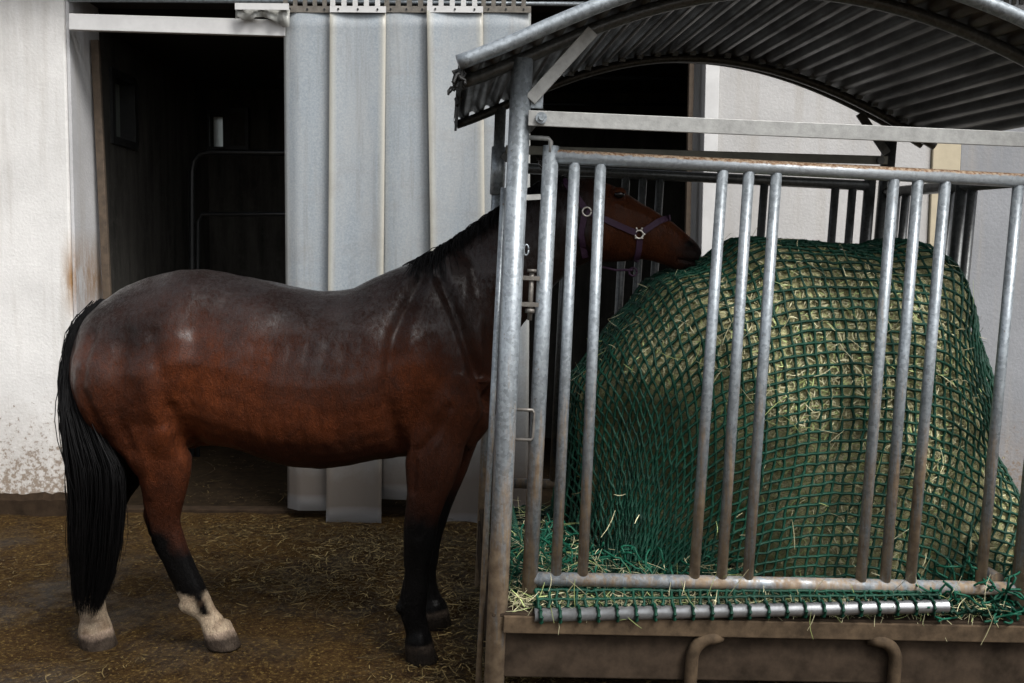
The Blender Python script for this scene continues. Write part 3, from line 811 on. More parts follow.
def build_net():
    nc, nr, h = 112, 104, .039
    j, i = np.meshgrid(np.arange(nr), np.arange(nc), indexing='ij')
    w0 = (i - (nc - 1) / 2) * h + .92
    s = j * h
    # start: up in front of the bale behind the bars, then over it
    H = .80        # slack of the front edge, heaped in folds on the deck
    fold = np.abs(((s / .17) % 2) - 1) * .17
    zf = np.where(s < H, -.05 + .16 * s + .03 * np.sin(i * .35 + s * 9), .08 + np.minimum(s - H, 1.35)); d0 = np.where(s < H, .05 + fold, .05 + np.maximum(0, s - H - 1.35))
    X = np.stack([w0, d0, zf], -1) + rng.normal(0, .006, (nr, nc, 3))
    X[:, :, 2] += .10
    X[0, :, 1] = -.06; X[0, :, 2] = -.07
    pin = np.zeros((nr, nc), bool); c0, c1 = 27, 71
    pin[0] = True
    pw = np.linspace(.03, 1.47, c1 - c0)
    X[0, c0:c1, 0] = pw; X[0, c0:c1, 1] = -.066; X[0, c0:c1, 2] = -.096 + (pw - .03) * .042
    X[1, c0:c1, 1] = .0; X[1, c0:c1, 0] = pw
    kr = nc - c1; X[0, c1:, 0] = np.linspace(1.48, 1.98, kr); X[0, c1:, 1] = -.055 + rng.normal(0, .014, kr); X[0, c1:, 2] = -.068 + rng.uniform(0, .03, kr)
    X[0, :c0, 0] = np.linspace(-.05, .02, c0); X[0, :c0, 1] = np.linspace(.30, -.05, c0) + rng.normal(0, .012, c0); X[0, :c0, 2] = -.075 + rng.uniform(0, .03, c0)
    pinned = X.copy()
    Vel = np.zeros_like(X); dt = 1 / 50
    def relax(a, b, ia, ib, comp):
        d = b - a; l = np.linalg.norm(d, axis=-1, keepdims=True) + 1e-9
        e = (l - h) / l; e = np.where(e < 0, e * comp, e)
        c = d * e * .5
        return c
    steps = 300
    for it in range(steps):
        old = X.copy(); Vel *= .95; Vel[..., 2] -= 3.0 * dt; X = X + np.clip(Vel, -2.5, 2.5) * dt
        wall = max(.0, 1.25 - it / 90.0)
        for sub in range(16):
            for off in (0, 1):
                a = X[:, off:nc - 1:2]; b = X[:, off + 1:nc:2]; m = min(a.shape[1], b.shape[1]); c = relax(a[:, :m], b[:, :m], 0, 0, .12)
                X[:, off:off + 2 * m:2] += c; X[:, off + 1:off + 1 + 2 * m:2] -= c
                a = X[off:nr - 1:2]; b = X[off + 1:nr:2]; m = min(a.shape[0], b.shape[0]); c = relax(a[:m], b[:m], 0, 0, .12)
                X[off:off + 2 * m:2] += c; X[off + 1:off + 1 + 2 * m:2] -= c
            X[pin] = pinned[pin]
        # bale
        f = bale_f(X) - .020; hit = f < 0
        if hit.any():
            P = X[hit]
            for _ in range(2):
                ff = bale_f(P) - .020; g = grad(P); P = P - g * (np.minimum(ff, 0) / ((g * g).sum(-1) + 1e-6))[:, None].clip(-.06, .06)
            X[hit] = old[hit] + (P - old[hit]) * .62
            Vel_h = True
        # feeder: bars and deck
        spill = .17 * ((X[..., 1] < .42) & (X[..., 2] < .55)); X[..., 0] = np.clip(X[..., 0], -.06 - wall, 1.86 + spill + wall)
        lowr = j >= 2
        X[..., 1] = np.where(lowr, np.clip(X[..., 1], .034 + .012 * np.abs(np.sin(i * 1.7 + j)), 1.24 + wall * 3), X[..., 1])
        X[..., 1] = np.where(~lowr, np.clip(X[..., 1], -.10, .2), X[..., 1])
        fl = -.088 + .022 * np.abs(np.sin(i * 2.3) * np.cos(j * 1.9)) + .02 * ((i * 7 + j * 13) % 5) / 5
        on = (X[..., 2] < fl) & ~pin
        X[..., 2] = np.where(on, fl, X[..., 2]); X[pin] = pinned[pin]
        Vel = (X - old) / dt
        Vel[hit] *= .25; Vel[on] *= .3
    # strings: four sided twine along every mesh edge
    J = X + rng.normal(0, .0022, X.shape)
    E = [(J[:, :-1].reshape(-1, 3), J[:, 1:].reshape(-1, 3)), (J[:-1].reshape(-1, 3), J[1:].reshape(-1, 3))]
    A = np.concatenate([e[0] for e in E]); B = np.concatenate([e[1] for e in E])
    # loops round the pipe
    LA, LB = [], []
    for k in range(0, c1 - c0, 2):
        x = pw[k]; z = -.096 + (x - .03) * .042; pr = []
        for a in np.linspace(0, 2 * math.pi, 9): pr.append((x + .012 * a / 6, -.066 + .029 * math.cos(a), z + .002 + .029 * math.sin(a)))
        LA += pr[:-1]; LB += pr[1:]
    # the strip of netting between pipe and bottom rail
    G = []
    for k in range(0, c1 - c0):
        x = pw[k]; sl = (x - .03) * .042
        G.append([(x, -.066, -.070 + sl), (x + random.gauss(0, .004), -.052, -.046 + sl * .8), (x + random.gauss(0, .004), -.022, -.022 + sl * .4), (x, .030, -.020)])
    for k in range(len(G)):
        LA += G[k][:-1]; LB += G[k][1:]
        if k: LA += G[k - 1][1:3]; LB += G[k][1:3]
    A = np.concatenate([A, np.array(LA)]); B = np.concatenate([B, np.array(LB)])
    Dn = B - A; ln = np.linalg.norm(Dn, axis=1); k = ln > .004; A, B, Dn = A[k], B[k], Dn[k] / ln[k][:, None]
    ref = np.where(np.abs(Dn[:, 2:3]) < .8, np.array([[0, 0, 1.0]]), np.array([[1.0, 0, 0]]))
    s1 = np.cross(Dn, ref); s1 /= np.linalg.norm(s1, axis=1, keepdims=True); s2 = np.cross(Dn, s1)
    r = rng.uniform(.0050, .0066, (len(A), 1)); mid = (A + B) / 2 + s2 * rng.normal(0, .0018, (len(A), 1))
    V = np.zeros((len(A), 12, 3))
    for q, P in enumerate((A - Dn * .001, mid, B + Dn * .001)):
        rr = r * (1.25 if q != 1 else .8)
        for c, (a, b) in enumerate(((1, 0), (0, 1), (-1, 0), (0, -1))): V[:, q * 4 + c] = P + s1 * rr * a + s2 * rr * b
    base = (np.arange(len(A)) * 12)[:, None]; F = []
    for q in range(2):
        for c in range(4):
            F.append(base + np.array([[q * 4 + c, q * 4 + (c + 1) % 4, q * 4 + 4 + (c + 1) % 4, q * 4 + 4 + c]]))
    F = np.concatenate(F)
    me = bpy.data.meshes.new('hay_net'); me.from_pydata(V.reshape(-1, 3).tolist(), [], F.tolist()); me.polygons.foreach_set('use_smooth', [True] * len(F))
    o = link('hay_net', me, MAT['net']); o.matrix_world = FM
    m = MB()
    for k in range(420):
        x, y = (random.uniform(-.07, .75), random.uniform(.05, .50)) if k < 330 else (random.uniform(1.45, 1.95), random.uniform(-.06, .12))
        pt = Vector((x, y, random.uniform(-.075, .03))); v = Vector((random.gauss(0, 1), random.gauss(0, .5), random.gauss(0, .4))).normalized(); pts = [pt]
        for q in range(9):
            v = (v + Vector((random.gauss(0, .5), random.gauss(0, .5), random.gauss(0, .45)))).normalized(); pt = pt + v * .022
            pt.z = min(max(pt.z, -.085), .09); pt.x = max(pt.x, -.07); pt.y = max(pt.y, .035 if pt.x < 1.4 else -.09); pts.append(pt.copy())
        m.tube(pts, .0043, 5)
    m.build('net_tangle', MAT['net_bright'], o)['kind'] = 'stuff'
    tag(o, 'dark green knotted hay net draped over the hay bale', 'hay net')
    return X


def build_pipes(X):
    m = MB(); ro, ri, n = .0235, .0195, 20
    a = np.array((.015, -.066, -.096)); b = np.array((1.50, -.066, -.034))
    m.tube([a, b], ro, n, False); m.tube([a, a + (b - a) * .08], ri, n, False)
    for k in range(n): m.f.append((k, (k + 1) % n, 2 * n + (k + 1) % n, 2 * n + k)); m.sm.append(False)
    o = m.build('steel_pipe', MAT['bright_pipe'], None, 0, outward=False); o.matrix_world = FM
    tag(o, 'shiny steel pipe threaded through the front edge of the green net', 'pipe')
    m = MB(); a = np.array((-.005, .10, -.06)); b = np.array((-.05, 1.0, .10)); m.tube([a, b], .021, 16)
    o = m.build('steel_pipe', MAT['galv_dull'], None); o.matrix_world = FM
    tag(o, 'pipe wound with green net along the left end of the feeder', 'pipe')
    m = MB()
    pts = []
    for k in range(600):
        s = k / 599; c = a + (b - a) * s; an = k * .47; pts.append((c[0] + .026 * math.cos(an), c[1], c[2] + .026 * math.sin(an)))
    m.tube(pts, .0042, 5); w = m.build('net_winding', MAT['net'], o)


def build_loose_hay():
    # hay lying in the feeder, caught on net and rails
    P, N = [], []
    n = 4200
    w = rng.uniform(-.08, 1.75, n); d = rng.uniform(-.02, .5, n); z = -.085 + rng.random(n) ** 2 * .07
    q = rng.random(n) < .5; w[q] = rng.uniform(-.08, .75, q.sum()); d[q] = rng.uniform(.0, .9, q.sum()); z[q] = -.07 + rng.random(q.sum()) ** 1.5 * .13
    P = np.stack([w, d, z], 1); k = bale_f(P) > .01; P = P[k]; n = len(P)
    T = rng.normal(size=(n, 3)) * np.array([1, .8, .28]); Nn = np.tile([0, 0, 1.0], (n, 1)) + rng.normal(0, .25, (n, 3))
    C = hay_cols(n, 1.0)
    # tufts poking through the net and lying on top of it
    m = 380; D = rng.normal(size=(m * 4, 3)); D /= np.linalg.norm(D, axis=1, keepdims=True); D = D[(D[:, 1] < .1) & (D[:, 2] > -.5)][:m]
    Q = bale_surface(D); g = grad(Q); g /= np.linalg.norm(g, axis=1, keepdims=True); Q = Q + g * rng.uniform(.012, .035, (len(Q), 1))
    TT = rng.normal(size=(len(Q), 3)); TT -= g * (TT * g).sum(1, keepdims=True) * .7
    P2 = np.concatenate([P, Q]); T2 = np.concatenate([T, TT]); N2 = np.concatenate([Nn, g]); C2 = np.concatenate([C, hay_cols(len(Q), 1.1)])
    k = 1100; P3 = np.stack([rng.uniform(-.06, 1.72, k), rng.uniform(-.05, .035, k), -.088 + rng.random(k) * .055], 1)
    T3 = rng.normal(size=(k, 3)) * np.array([1, .5, .5]); N3 = np.tile([0, -.7, .7], (k, 1)) + rng.normal(0, .2, (k, 3))
    P2 = np.concatenate([P3, P2]); T2 = np.concatenate([T3, T2]); N2 = np.concatenate([N3, N2]); C2 = np.concatenate([hay_cols(k, 1.2), C2])
    # long stalks hanging over the rail and the flange
    k = 60; wv_ = rng.uniform(.05, 1.7, k); P3 = np.stack([wv_, rng.uniform(-.09, -.03, k), rng.uniform(-.13, .06, k)], 1)
    T3 = rng.normal(size=(k, 3)) * np.array([.45, .15, 1]); N3 = np.tile([0, -1.0, 0.0], (k, 1))
    P2 = np.concatenate([P2, P3]); T2 = np.concatenate([T2, T3]); N2 = np.concatenate([N2, N3]); C2 = np.concatenate([C2, hay_cols(k, 1.15)])
    k = 50; P3 = np.stack([rng.uniform(.1, 1.7, k), rng.uniform(.04, .16, k), rng.uniform(.0, .3, k)], 1); T3 = rng.normal(size=(k, 3)); N3 = np.tile([0, -1.0, .2], (k, 1))
    P2 = np.concatenate([P2, P3]); T2 = np.concatenate([T2, T3]); N2 = np.concatenate([N2, N3]); C2 = np.concatenate([C2, hay_cols(k, 1.15)])
    N2 /= np.linalg.norm(N2, axis=1, keepdims=True); n = len(P2)
    L = rng.uniform(.03, .12, n); L[-110:] = rng.uniform(.04, .12, 110)
    o = ribbons('loose_hay', P2, T2, N2, L, rng.uniform(.0014, .0032, n), C2 * rng.uniform(.35, 1, (n, 1)), MAT['hay'], None, .10)
    o.matrix_world = FM
    tag(o, 'loose hay stalks scattered over the net and the feeder deck', kind='stuff')


def build_straw():
    n = 64000
    x = rng.uniform(-3.4, 2.6, n); y = rng.uniform(3.2, 6.05, n); inn = rng.random(n) < .10; y[inn] = rng.uniform(6.3, 8.6, inn.sum()); x[inn] = rng.uniform(-2.6, .8, inn.sum())
    keep = np.zeros(n, bool)
    for k in range(n):
        dens = .16 + .62 * noise.noise(Vector((x[k] * 1.6, y[k] * 1.6, 5)))
        dens += .95 * math.exp(-((x[k] + .55) / .75) ** 2 - ((y[k] - 5.1) / .75) ** 2) + .8 * math.exp(-((x[k] + .1) / .35) ** 2 - ((y[k] - 4.0) / .9) ** 2) + .3 * (x[k] > 0) - .25 * (y[k] < 4.6) * (x[k] < -.6)
        keep[k] = rng.random() < dens
    x, y = x[keep], y[keep]; n = len(x)
    z = np.array([ground_z(a, b) if b < 6.2 else -.022 for a, b in zip(x, y)])
    P = np.stack([x, y, z + rng.uniform(.002, .014, n)], 1)
    ang = rng.uniform(0, math.pi, n); T = np.stack([np.cos(ang), np.sin(ang), rng.normal(0, .12, n)], 1)
    N = np.tile([0, 0, 1.0], (n, 1)) + rng.normal(0, .3, (n, 3)); N /= np.linalg.norm(N, axis=1, keepdims=True)
    k = rng.random((n, 1)) ** 1.6; C = np.array([[.05, .034, .012]]) * (1 - k) + np.array([[.23, .165, .062]]) * k ** 1.5
    zone = np.clip(np.exp(-((x + .75) / .55) ** 2 - ((y - 5.25) / .45) ** 2) + np.exp(-((x + .08) / .26) ** 2 - ((y - 4.1) / .8) ** 2) + .6 * np.exp(-((x + .55) / .35) ** 2 - ((y - 4.5) / .3) ** 2), 0, 1)[:, None]
    C = C * .88 * (1 + .85 * zone) * (1 - zone * np.array([[.05, 0, -.15]]))
    L = rng.gamma(1.8, .011, n) * (1 + .5 * zone[:, 0]) + .006; big = rng.random(n) < .06; L[big] *= 3.5
    ribbons('straw_litter', P, T, N, L, rng.uniform(.0022, .005, n), C, MAT['straw'], None, .2)
    tag(bpy.data.objects['straw_litter'], 'pale straw litter trodden into the wet ground', kind='stuff')


# ------------------------------------------------------------------ horse
HY = 4.03
def hp(px, py, Y=HY): return at(px, py, Y)


def sup(c, a1, a2, r1, r2, n=24, e=2.0, flat=0.0):
    """ring: centre c, axis vectors a1,a2, radii"""
    out = []
    for k in range(n):
        t = 2 * math.pi * k / n; ct, st = math.cos(t), math.sin(t)
        x = math.copysign(abs(ct) ** (2 / e), ct) * r1; y = math.copysign(abs(st) ** (2 / e), st) * r2
        out.append(c + a1 * x + a2 * y * (1 - flat * max(0, x / r1)))
    return out


YA = np.array([0, 1.0, 0])


def horse_raw():
    m = MB()
    # trunk: px, top, bottom, half width
    TR = [(77, 338, 372, .05), (82, 326, 392, .12), (92, 312, 415, .185), (105, 301, 432, .225), (127, 286, 452, .262), (150, 276, 456, .280), (180, 269, 452, .288), (205, 268, 441, .285), (235, 274, 446, .288),
          (265, 281, 456, .300), (295, 287, 463, .312), (325, 290.5, 466, .316), (352, 288, 465, .312), (378, 277, 460, .298), (402, 266, 456, .272), (425, 258, 455, .245), (447, 248, 452, .222), (468, 250, 444, .200), (484, 265, 432, .168), (496, 295, 412, .10)]
    rings = []
    for px, tp, bt, hw in TR:
        a = hp(px, tp); b = hp(px, bt); c = (a + b) / 2; ax = (a - b); h = np.linalg.norm(ax) / 2; ax /= 2 * h
        rings.append(sup(c, ax, YA, h, hw, 32, 2.25, .18))
    m.loft(rings)
    NK = [((395, 272), (470, 452), .215), ((418, 261), (490, 425), .19), ((440, 251), (499, 385), .158), ((462, 238), (508, 350), .132), ((485, 222), (522, 324), .112), ((508, 206), (540, 304), .098), ((532, 189), (556, 286), .09), ((552, 178), (574, 270), .084), ((568, 176), (588, 262), .075)]
    rings = []
    for a, b, hw in NK:
        a = hp(*a); b = hp(*b); c = (a + b) / 2; ax = a - b; h = np.linalg.norm(ax) / 2; ax /= 2 * h
        rings.append(sup(c, ax, YA, h, hw, 24, 2.1, .45))
    m.loft(rings)
    HD = [((548, 182), (566, 240), .065), ((570, 176), (582, 255), .082), ((592, 177), (597, 262), .094), ((614, 185), (614, 263), .098), ((630, 194), (628, 262), .086), ((645, 204), (640, 260), .070), ((660, 213), (653, 262), .056), ((674, 222), (664, 266), .050), ((687, 232), (673, 271), .053), ((695, 239), (680, 273), .052), ((700, 245), (686, 272), .046), ((703, 251), (692, 270), .034)]
    rings = []
    for a, b, hw in HD:
        a = hp(*a); b = hp(*b); c = (a + b) / 2; ax = a - b; h = np.linalg.norm(ax) / 2; ax /= 2 * h
        rings.append(sup(c, ax, YA, h, hw, 24, 2.3, .15))
    m.loft(rings)
    # cheek, brow, nostril rim, ears
    for s in (-1, 1):
        m.ellipsoid(hp(600, 234) + YA * s * .075, (.085, .03, .075)); m.ellipsoid(hp(617, 193) + YA * s * .078, (.032, .022, .022))
        m.ellipsoid(hp(686, 244) + YA * s * .040, (.028, .018, .024))
        b = hp(560, 182) + YA * s * .05; tip = hp(534, 160) + YA * s * .085
        m.loft([sup(b + (tip - b) * q, np.array([.6, 0, -.8]), YA, r_, r_ * .75, 12) for q, r_ in ((0, .024), (.3, .033), (.6, .028), (.85, .015), (1, .006))])
    def leg(pts, Y):
        rings = []; C = [hp(p[0], p[1], p[4] if len(p) > 4 else Y) for p in pts]
        for i, p in enumerate(pts):
            t = C[min(i + 1, len(C) - 1)] - C[max(i - 1, 0)]; t = t / np.linalg.norm(t)
            ax = np.cross(YA, t); ax /= np.linalg.norm(ax)
            yc = p[4] if len(p) > 4 else Y
            rings.append(sup(C[i], ax, YA, p[2] * yc / FPX, p[3], 18, 2.1))
        m.loft(rings)
    def hoof(px, y0, y1, r0, r1, Y, lean=5):
        a = hp(px, y0, Y); b = hp(px + lean, y1, Y)
        X_ = np.array([1.0, 0, 0]); k = Y / FPX
        m.loft([sup(a - np.array([0, 0, -.03]), X_, YA, r0 * k * .86, r0 * k * .86), sup(a, X_, YA, r0 * k * 1.04, r0 * k * .98), sup(a * .85 + b * .15, X_, YA, r0 * k * 1.05, r0 * k), sup(b, X_, YA, r1 * k, r1 * k * .92)])
        HOOVES.append((b[0], b[1], b[2] + .004)); return b
    # near fore
    leg([(452, 370, 44, .085, 3.90), (443, 410, 40, .085, 3.88), (435, 440, 31, .08, 3.87), (432, 466, 28, .068, 3.86), (428, 495, 21, .054), (423, 517, 17, .047), (421, 532, 16.5, .045), (418.5, 548, 14.5, .041), (416, 566, 13, .035), (413.5, 588, 13, .032), (412, 604, 13.5, .035), (412.5, 616, 12.5, .035), (416, 628, 12.5, .037), (419, 640, 14, .043)], 3.85)
    hoof(418, 641, 662, 14.5, 17, 3.85, 4)
    # far fore
    leg([(462, 390, 36, .08, 4.17), (452, 440, 25, .075, 4.18), (444, 475, 20, .058), (436, 508, 16, .048), (430, 530, 14, .043), (427, 550, 12, .036), (425, 572, 11, .032), (425, 586, 12, .034), (429, 598, 12, .035), (433, 607, 13, .042)], 4.19)
    hoof(433, 608, 627, 14, 16, 4.19, 3)
    # near hind
    leg([(140, 395, 56, .11, 3.90), (150, 425, 48, .105, 3.89), (159, 450, 34, .088, 3.89), (164, 475, 27, .070), (162.5, 500, 22.5, .056), (161, 517, 20.5, .048), (163.5, 531, 19, .044), (170, 546, 16.5, .041), (178, 562, 14.2, .036), (186.5, 579, 13, .034), (193.5, 594, 13.5, .037), (199, 606, 14, .040), (207, 615, 11.5, .034), (213, 624, 14, .041)], 3.90)
    m.ellipsoid(hp(188, 604, 3.90), (.034, .032, .038)); m.ellipsoid(hp(86, 608, 4.04), (.04, .034, .04)); m.ellipsoid(hp(405, 608, 3.85), (.035, .03, .035)); m.ellipsoid(hp(152, 521, 3.90), (.036, .030, .05))
    hoof(217, 628, 648, 16, 19, 3.91, 7)
    # far hind
    leg([(150, 400, 45, .10, 4.15), (136, 440, 34, .09, 4.15), (124, 465, 26, .07, 4.13), (112, 490, 20, .056, 4.10), (104, 512, 18, .048, 4.07), (99, 530, 15, .042, 4.06), (95, 555, 12.5, .036), (92, 582, 12.5, .035), (91, 600, 13.5, .038), (92.5, 613, 13.5, .038), (95, 624, 15, .043)], 4.04)
    hoof(95, 627, 647, 16, 19, 4.03, 5)
    # muscle masses
    for s in (-1, 1):
        m.ellipsoid(hp(136, 380) + YA * s * .165, (.17, .115, .24)); m.ellipsoid(hp(178, 425) + YA * s * .165, (.10, .085, .13))
        m.ellipsoid(hp(448, 365) + YA * s * .13, (.13, .085, .24)); m.ellipsoid(hp(440, 425) + YA * s * .14, (.11, .075, .12))
    m.ellipsoid(hp(205, 437), (.09, .04, .04))
    return m


def seg_d(p, a, b):
    ab = b - a; t = max(0, min(1, ((p - a) @ ab) / (ab @ ab))); return np.linalg.norm(p - a - ab * t)


def build_horse():
    m = horse_raw(); me = m.mesh('horse')
    bm = bmesh.new(); bm.from_mesh(me); bmesh.ops.recalc_face_normals(bm, faces=bm.faces[:]); bm.to_mesh(me); bm.free()
    o = bpy.data.objects.new('horse_tmp', me); col.objects.link(o)
    r = o.modifiers.new('r', 'REMESH'); r.mode = 'VOXEL'; r.voxel_size = .0095
    s = o.modifiers.new('s', 'SMOOTH'); s.factor = .5; s.iterations = 4
    dg = bpy.context.evaluated_depsgraph_get(); me2 = bpy.data.meshes.new_from_object(o.evaluated_get(dg)); bpy.data.objects.remove(o)
    n = len(me2.vertices); P = np.zeros(n * 3); me2.vertices.foreach_get('co', P); P = P.reshape(-1, 3)
    Nn = np.zeros(n * 3); me2.vertices.foreach_get('normal', Nn); Nn = Nn.reshape(-1, 3)
    # photo-plane coordinates of each vertex (horse's own side view, at its middle plane), for muscles and coat pattern
    Pm = P.copy(); D = Pm - CAM; t = (HY - CAM[1]) / D[:, 1]
    # orthographic side coordinates instead of view coordinates
    Q = P[:, [0, 2]]
    def s2(px, py): p = hp(px, py); return np.array([p[0], p[2]])
    disp = np.zeros(n)
    def groove(pts, depth, width, side=None):
        pts = [s2(*q) for q in pts]; dm = np.full(n, 9.0)
        for a, b in zip(pts[:-1], pts[1:]):
            ab = b - a; tt = np.clip(((Q - a) @ ab) / (ab @ ab), 0, 1); dm = np.minimum(dm, np.linalg.norm(Q - a - tt[:, None] * ab, axis=1))
        return -depth * np.exp(-(dm / width) ** 2)
    up_side = np.clip(np.abs(P[:, 1] - HY) / .1, 0, 1)
    disp += groove([(425, 275), (402, 330), (395, 390), (405, 440)], .022, .03) * up_side
    disp += groove([(442, 275), (462, 320), (480, 372), (492, 400)], .026, .024) * up_side
    disp += groove([(214, 325), (216, 360), (210, 400), (205, 428)], .020, .05) * up_side
    disp += groove([(192, 400), (200, 440)], .022, .03) * up_side
    disp += groove([(150, 470), (155, 500), (160, 530)], .009, .012) * up_side
    disp += groove([(420, 440), (418, 480)], .010, .012) * up_side
    disp += groove([(150, 330), (140, 400), (150, 440)], .015, .03) * up_side
    disp += groove([(655, 225), (640, 245)], .004, .02) * up_side
    disp += groove([(676, 260), (700, 263)], .014, .006)          # mouth
    disp += groove([(684, 243), (690, 243), (694, 248)], .022, .007) * up_side + groove([(612, 206), (640, 214), (660, 224)], -.006, .012) * up_side          # nostril
    disp += -groove([(225, 400), (300, 430)], .008, .10) * up_side
    disp += groove([(420, 340), (445, 400)], -.018, .055) * up_side + groove([(170, 370), (185, 420)], -.020, .055) * up_side
    disp += groove([(440, 420), (432, 470)], -.006, .02) * up_side + groove([(166, 455), (166, 485)], -.006, .02) * up_side
    disp += groove([(166, 545), (178, 570), (191, 590)], .007, .007) * up_side + groove([(155, 500), (160, 522), (167, 536)], .010, .010) * up_side + groove([(428, 505), (424, 522)], .006, .008) * up_side
    disp += groove([(112, 330), (108, 380), (125, 430)], .012, .022) * up_side + groove([(176, 330), (186, 370), (188, 410)], .012, .03) * up_side
    disp += groove([(452, 400), (440, 425), (425, 440)], .014, .018) * up_side
    for q in range(7): disp += groove([(272 + q * 17, 340), (262 + q * 17, 400), (268 + q * 17, 440)], .0035, .012) * up_side
    disp += groove([(400, 545), (401, 600)], -.004, .008) * up_side + groove([(408, 555), (407, 600)], .005, .007) * up_side
    for i in range(n):
        p = Vector(P[i]); disp[i] += .012 * noise.noise(p * 5) + .0022 * noise.noise(p * 17)
    P = P + Nn * disp[:, None]
    me2.vertices.foreach_set('co', P.ravel())
    me2.polygons.foreach_set('use_smooth', [True] * len(me2.polygons))
    # coat
    C = np.zeros((n, 4)); C[:, 3] = 1; W = np.zeros(n)
    red = np.array([.21, .056, .018]); brown = np.array([.060, .019, .009]); dark = np.array([.020, .0095, .0068]); black = np.array([.0034, .0029, .0029]); white = np.array([.46, .37, .26]); horn = np.array([.24, .185, .14])
    def lin(v, a, b): return np.clip((v - a) / (b - a), 0, 1)
    x, z = P[:, 0], P[:, 2]; X0 = lambda px: hp(px, 400)[0]
    Z = lambda py: hp(300, py)[2]
    nz = np.array([noise.noise(Vector(p) * 3.2) for p in P]); nz2 = np.array([noise.noise(Vector(p) * 9) for p in P]); nz3 = np.array([noise.noise(Vector(p) * 28) for p in P])
    top = np.interp(x, [X0(80), X0(200), X0(325), X0(420), X0(500), X0(560)], [Z(315), Z(268), Z(290), Z(260), Z(212), Z(178)])
    dep = (top - z)                                                   # metres below the topline
    c = np.tile(brown, (n, 1))
    def mixc(c, k, q): return c * (1 - k[:, None]) + q * k[:, None]
    k = lin(dep + .12 * nz + .05 * nz2 + .03 * nz3, .34, .06); c = mixc(c, k * .95, dark)
    # redder coat colour of flank, buttock, stifle, belly, shoulder
    def blob(px, py, rx, ry): a = s2(px, py); return np.exp(-((x - a[0]) / rx) ** 2 - ((z - a[1]) / ry) ** 2)
    rr = np.clip(blob(105, 350, .17, .20) + 1.0 * blob(215, 385, .13, .28) + .7 * blob(175, 460, .16, .16) + .8 * blob(310, 415, .50, .12) + .6 * blob(430, 375, .16, .13) + .45 * blob(270, 350, .2, .14), 0, 1)
    c = mixc(c, np.clip(rr * (.8 + .7 * nz + .45 * nz2 + .3 * nz3) * lin(dep, .05, .22), 0, .95), red)
    c = mixc(c, np.clip(blob(150, 330, .15, .09) * .9 + .35 * blob(480, 330, .2, .25), 0, .85), dark)
    c = mixc(c, lin(z + 0 * x, Z(455), Z(475)) * 0, dark)
    # head
    hd = lin(x, X0(575), X0(600)); c = mixc(c, hd, np.array([.10, .030, .011])); 
    c = mixc(c, hd * np.clip(blob(640, 225, .2, .06), 0, 1) * .6, np.array([.15, .05, .018]))
    c = mixc(c, np.clip(lin(x, X0(660), X0(682)) * lin(z, Z(234), Z(246)) , 0, 1) * .9, np.array([.018, .013, .012]))
    c = mixc(c, lin(x, X0(684), X0(694)) * .8, np.array([.014, .011, .011]))
    nk = lin(x, X0(500), X0(530)) * (1 - hd); c = mixc(c, nk * .8, dark); c = mixc(c, np.clip(.75 * blob(470, 290, .22, .17), 0, 1), dark)
    c = mixc(c, np.clip(1.3 * blob(688, 244, .020, .015), 0, 1), np.array([.003, .002, .002])); c = mixc(c, np.clip(blob(690, 262, .05, .006), 0, 1) * hd * .8, np.array([.006, .003, .003]))
    # black points
    nb = .035 * nz2 + .03 * nz3
    fore = lin(x, X0(385), X0(395)) * (1 - lin(x, X0(500), X0(510))); k = lin(z + nb, Z(478), Z(512)) * fore; c = mixc(c, k, black)
    hind = 1 - lin(x, X0(262), X0(270))
    lean = (x - X0(160)) * .9
    k = lin(z + nb + lean * 1.0, Z(505), Z(522)) * hind * lin(z, Z(482), Z(496)); k = np.maximum(k, lin(z + nb, Z(530), Z(548)) * hind); c = mixc(c, k, black)
    farh = hind * lin(P[:, 1], 4.0, 4.04) * lin(z, Z(455), Z(480)); c = mixc(c, farh, black)
    # white socks behind, one dark strip down the front of the near one
    zs = hp(200, 597, 3.9)[2]; k = lin(z + .016 * nz2 + .014 * nz3, zs + .03, zs + .012) * hind
    strip = np.exp(-((x - hp(202, 600, 3.9)[0] + (z - zs) * .35) / .022) ** 2) * lin(z, zs - .075, zs - .055) * (P[:, 1] < 3.98)
    c = mixc(c, np.clip(k * (1 - strip * 1.2), 0, 1), white)
    c = mixc(c, k * np.clip(nz3 * 1.2 + nz2 - .1, 0, 1) * .6, np.array([.16, .10, .06]))
    # hooves
    for hx, hy, hz in HOOVES:
        d = np.hypot(x - hx, P[:, 1] - hy); k = lin(z + .003 * nz2 + (x - hx) * -.10, hz + .083, hz + .074) * (d < .15); c = mixc(c, k, horn * (.24 if hx > -.7 else 1.0) * (1 + .5 * nz3[:, None]) * (1 + 1.2 * (lin(z, hz + .045, hz + .08) - .5)[:, None]))
    far_fet = 0
    C[:, :3] = np.clip(c * np.where(c[:, 1:2] > .10, .85, .50), 0.0012, 1)
    a = me2.color_attributes.new('Col', 'FLOAT_COLOR', 'POINT'); a.data.foreach_set('color', C.astype(np.float32).ravel())
    W = np.clip(lin(dep + .10 * nz + .05 * nz2 + .05 * nz3, .50, .06) * .95 + .12, 0, 1) * (1 - hd) * lin(z, Z(500), Z(470))
    a = me2.attributes.new('Wet', 'FLOAT', 'POINT'); a.data.foreach_set('value', W.astype(np.float32))
    me2.name = 'horse'
    h = link('horse', me2, MAT['coat'])
    me2.materials.clear(); me2.materials.append(MAT['coat'])
    tag(h, 'bay horse with black tail and white hind socks reaching into the hay feeder', 'horse')
    bvh = BVHTree.FromPolygons([Vector(p) for p in P], [tuple(q.vertices) for q in me2.polygons])

